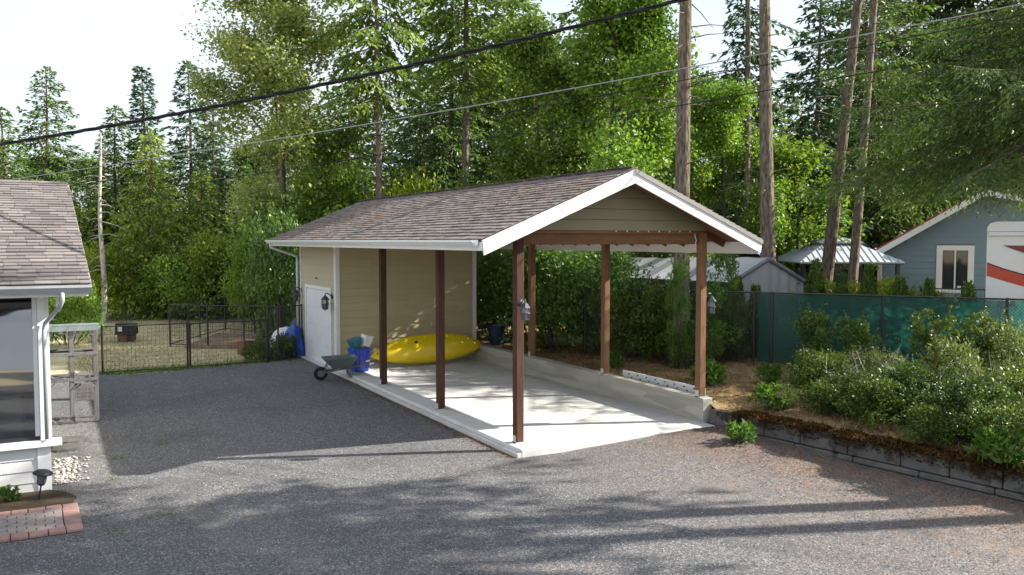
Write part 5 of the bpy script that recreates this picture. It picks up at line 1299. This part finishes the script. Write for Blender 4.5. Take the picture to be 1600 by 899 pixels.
# bare twigs among the shrubs
for b, d, k, lab in ((1455,14.9,1,'bare grey twigs sticking out of the middle shrubs'), (1360,15.4,2,'dry twigs low in the left shrubs'), (1560,15.5,3,'arching dry stems at the right of the bed')):
    r = np.random.RandomState(k); mb = MB()
    for i in range(40):
        az = r.uniform(0,6.28); Lb = r.uniform(.4,1.0); e = np.array([math.cos(az)*Lb*.8, math.sin(az)*Lb*.8, Lb*r.uniform(.4,1.2)]); mb.tube([np.zeros(3), e*.5+r.normal(0,.06,3)+np.array([0,0,.12]), e], [.007,.005,.002], 4, False)
        for q in range(3): f = e*r.uniform(.45,.95); g = f + r.normal(0,.16,3); mb.tube([f, g], [.004,.0015], 3, False)
    o = mb.build('bare_twigs', M['snag']); o.location = (*px_xy(b, d), .42); tag(o, lab, 'twigs', 'bare twigs in the bed')
# ---- small weeds
WD = shrub('weed', .22, .2, .26, 101, L['weed'], 260, .11, 14, 5, aspect=.34, upright=.6, rad_=.5)
for x, y, z, s, lab in ((3.45,-1.55,-.05,1.0,'bright green weed growing from the gravel at the foot of the block wall'), (-7.42,.66,-.1,.55,'yellow-green plant in the bed at the foot of the white siding'), (5.35,1.5,.36,1.3,'grey-green weed in the dry bed behind the low wall'), (5.75,2.0,.36,1.2,'leafy weed in the dry bed behind the knobbed rail'), (4.7,-1.0,.36,1.2,'weed on the mossy wall end beside the front right post'), (6.6,.9,.40,1.1,'pale weed in the bed right of the front post'), (5.05,4.6,.36,1.0,'weed beside the middle right post'), (4.75,-5.3,.30,1.3,'weed on top of the block wall at the right edge')):
    plant('weed', lab, 'weed', WD, (x, y, z), x*3, s, 'weeds', ('stem','leaves'))
G1 = shrub('garden_plant', .6, .5, .75, 103, L['shrub'], 2600, .07, 22, 8)
for b, d, s, lab in ((437,26.3,.95,'green garden plants at the foot of the wire fence by the shed'), (400,26.2,.75,'green garden plants at the right end of the gate'), (425,29,.9,'garden plants behind the right gate leaf')):
    plant('garden_plant', lab, 'plant', G1, (*px_xy(b, d), -.18), b, s, 'garden plants by the gate', ('stem','leaves'))
# ---- litter, grass and moss (uncountable)
def scatter(name, label, cat, n, where, leaf, ln, w, seed, upz=1., z_off=0):
    r = np.random.RandomState(seed); P = where(r, n); n = len(P)
    D = r.normal(0,1,(n,3)); D[:,2] = abs(D[:,2])*upz; Nn = r.normal(0,.4,(n,3)) + np.array([0,0,1.])
    if upz > .8: Nn = r.normal(0,1,(n,3))
    tag(link(name, leafmesh(name, [blades(P, D, Nn, ln*r.uniform(.5,1.4,n), w*r.uniform(.6,1.3,n))], leaf)), label, cat, kind='stuff')
def on_lawn(r, n):
    b = r.uniform(100, 480, n); d = 24 + 18*r.rand(n)**1.3; p = np.array([px_xy(a, c) for a, c in zip(b, d)]); k = ~((p[:,0] > -.2) & (p[:,1] < 14.5)) & (p[:,1] > 12.4); p = p[k]
    return np.stack([p[:,0], p[:,1], np.full(len(p), -.18)], 1)
scatter('lawn_grass', 'short dry straw-coloured grass of the back lawn', 'grass', 26000, on_lawn, L['straw'], .09, .014, 1, 1.6)
def on_edge(r, n):
    x = r.uniform(-6, -.5, n); y = 12.5 + abs(r.normal(0,.35,n)) + np.clip(x+3,0,3)*.33; return np.stack([x, y, np.full(n,-.16)], 1)
scatter('edge_grass', 'greener tufts of grass along the edge of the gravel', 'grass', 2600, on_edge, L['weed'], .12, .018, 2, 1.6)
def on_bed(r, n):
    b = r.uniform(760, 1640, n); d = r.uniform(12, 26, n); p = np.array([px_xy(a, c) for a, c in zip(b, d)]); k = (p[:,0] > np.where(p[:,1] > -.2, 4.2, wall_x(p[:,1])+.25)); p = p[k]
    return np.stack([p[:,0], p[:,1], bz(p[:,0], p[:,1])+.008], 1)
scatter('bed_litter', 'brown fallen leaves and needles on the raised bed', 'leaf litter', 26000, on_bed, L['leaf_litter'], .06, .028, 3, .25)
scatter('bed_grass', 'thin dry grass in the raised bed', 'grass', 9000, on_bed, L['straw'], .11, .012, 4, 1.4)
def on_wall(r, n):
    s = r.uniform(.55, 12, n); t = r.uniform(-.05, .34, n); x = 3.98 + dv.x*s - nv.x*(t-.02); y = -.2 + dv.y*s - nv.y*(t-.02)
    dens = (np.sin(s*1.7)+np.sin(s*4.1+1))*.5; k = dens > -.9; return np.stack([x, y, np.where(t < .0, .268 - r.rand(n)**2*.16, .268) + .035*np.abs(np.sin(s*5)*np.sin(t*14))], 1)[k]
scatter('wall_moss', 'rusty brown moss along the top of the block wall', 'moss', 30000, on_wall, M['moss'], .055, .028, 5, .7)
def needles(r, n):
    y = r.uniform(-9, 0, n); x = wall_x(y) - abs(r.normal(0,1.0,n)) - .12; k = (x > -3) & ~((x < 3.9) & (y > -.45)); x, y = x[k], y[k]; return np.stack([x, y, gz(x, y)+.006], 1)
scatter('drive_litter', 'rusty needles and leaf bits on the gravel below the wall', 'leaf litter', 22000, needles, L['leaf_litter'], .026, .009, 6, .10)

def on_roof(r, n):
    y = r.uniform(YF, YE, n); x = r.uniform(-EX, XM-.1, n)
    dens = np.exp(-((y-11.2)/1.6)**2-((x-.2)/1.0)**2) + .9*np.exp(-((y-1.6)/1.3)**2-((x-.9)/.7)**2) + .06
    k = r.rand(n) < dens; x, y = x[k], y[k]; return np.stack([x, y, ZR - SL*abs(x-XM) + .016], 1)
scatter('roof_litter', 'brown needles and leaf bits scattered over the carport shingles', 'leaf litter', 9000, on_roof, L['leaf_litter'], .05, .016, 9, .12)
def slab_edge(r, n):
    y = r.uniform(-.4, 10, n); x = -.24 - abs(r.normal(0,.10,n)); return np.stack([x, y, gz(x, y)+.004], 1)
scatter('edge_litter', 'dead leaves and needles gathered along the slab edge', 'leaf litter', 1500, slab_edge, L['leaf_litter'], .04, .018, 10, .2)

def drift(r, n):
    x = r.uniform(-6, 4, n); y = r.uniform(-8, 8, n); k = (np.sin(x*.9+y*.5)+np.sin(y*1.3-x*.4)+r.normal(0,.5,n) > 1.15) & ~((x > -.3) & (y > -.5)); x, y = x[k], y[k]
    return np.stack([x, y, gz(x, y)+.005], 1)
scatter('drifted_needles', 'brown needles drifted in patches across the gravel', 'leaf litter', 12000, drift, L['leaf_litter'], .03, .009, 12, .1)
def tufts(r, n):
    c = np.array([(-5.9,2.6),(-6.1,1.2),(-5.6,-.9),(-6.2,-1.35),(-5.2,3.4),(-4.9,11.9),(-.35,6.1)]); k = r.randint(0, len(c), n)
    p = c[k] + r.normal(0,.09,(n,2)); return np.stack([p[:,0], p[:,1], gz(p[:,0], p[:,1])], 1)
scatter('drive_grass', 'small green grass tufts growing in the gravel', 'grass', 300, tufts, L['weed'], .045, .012, 13, 1.3)
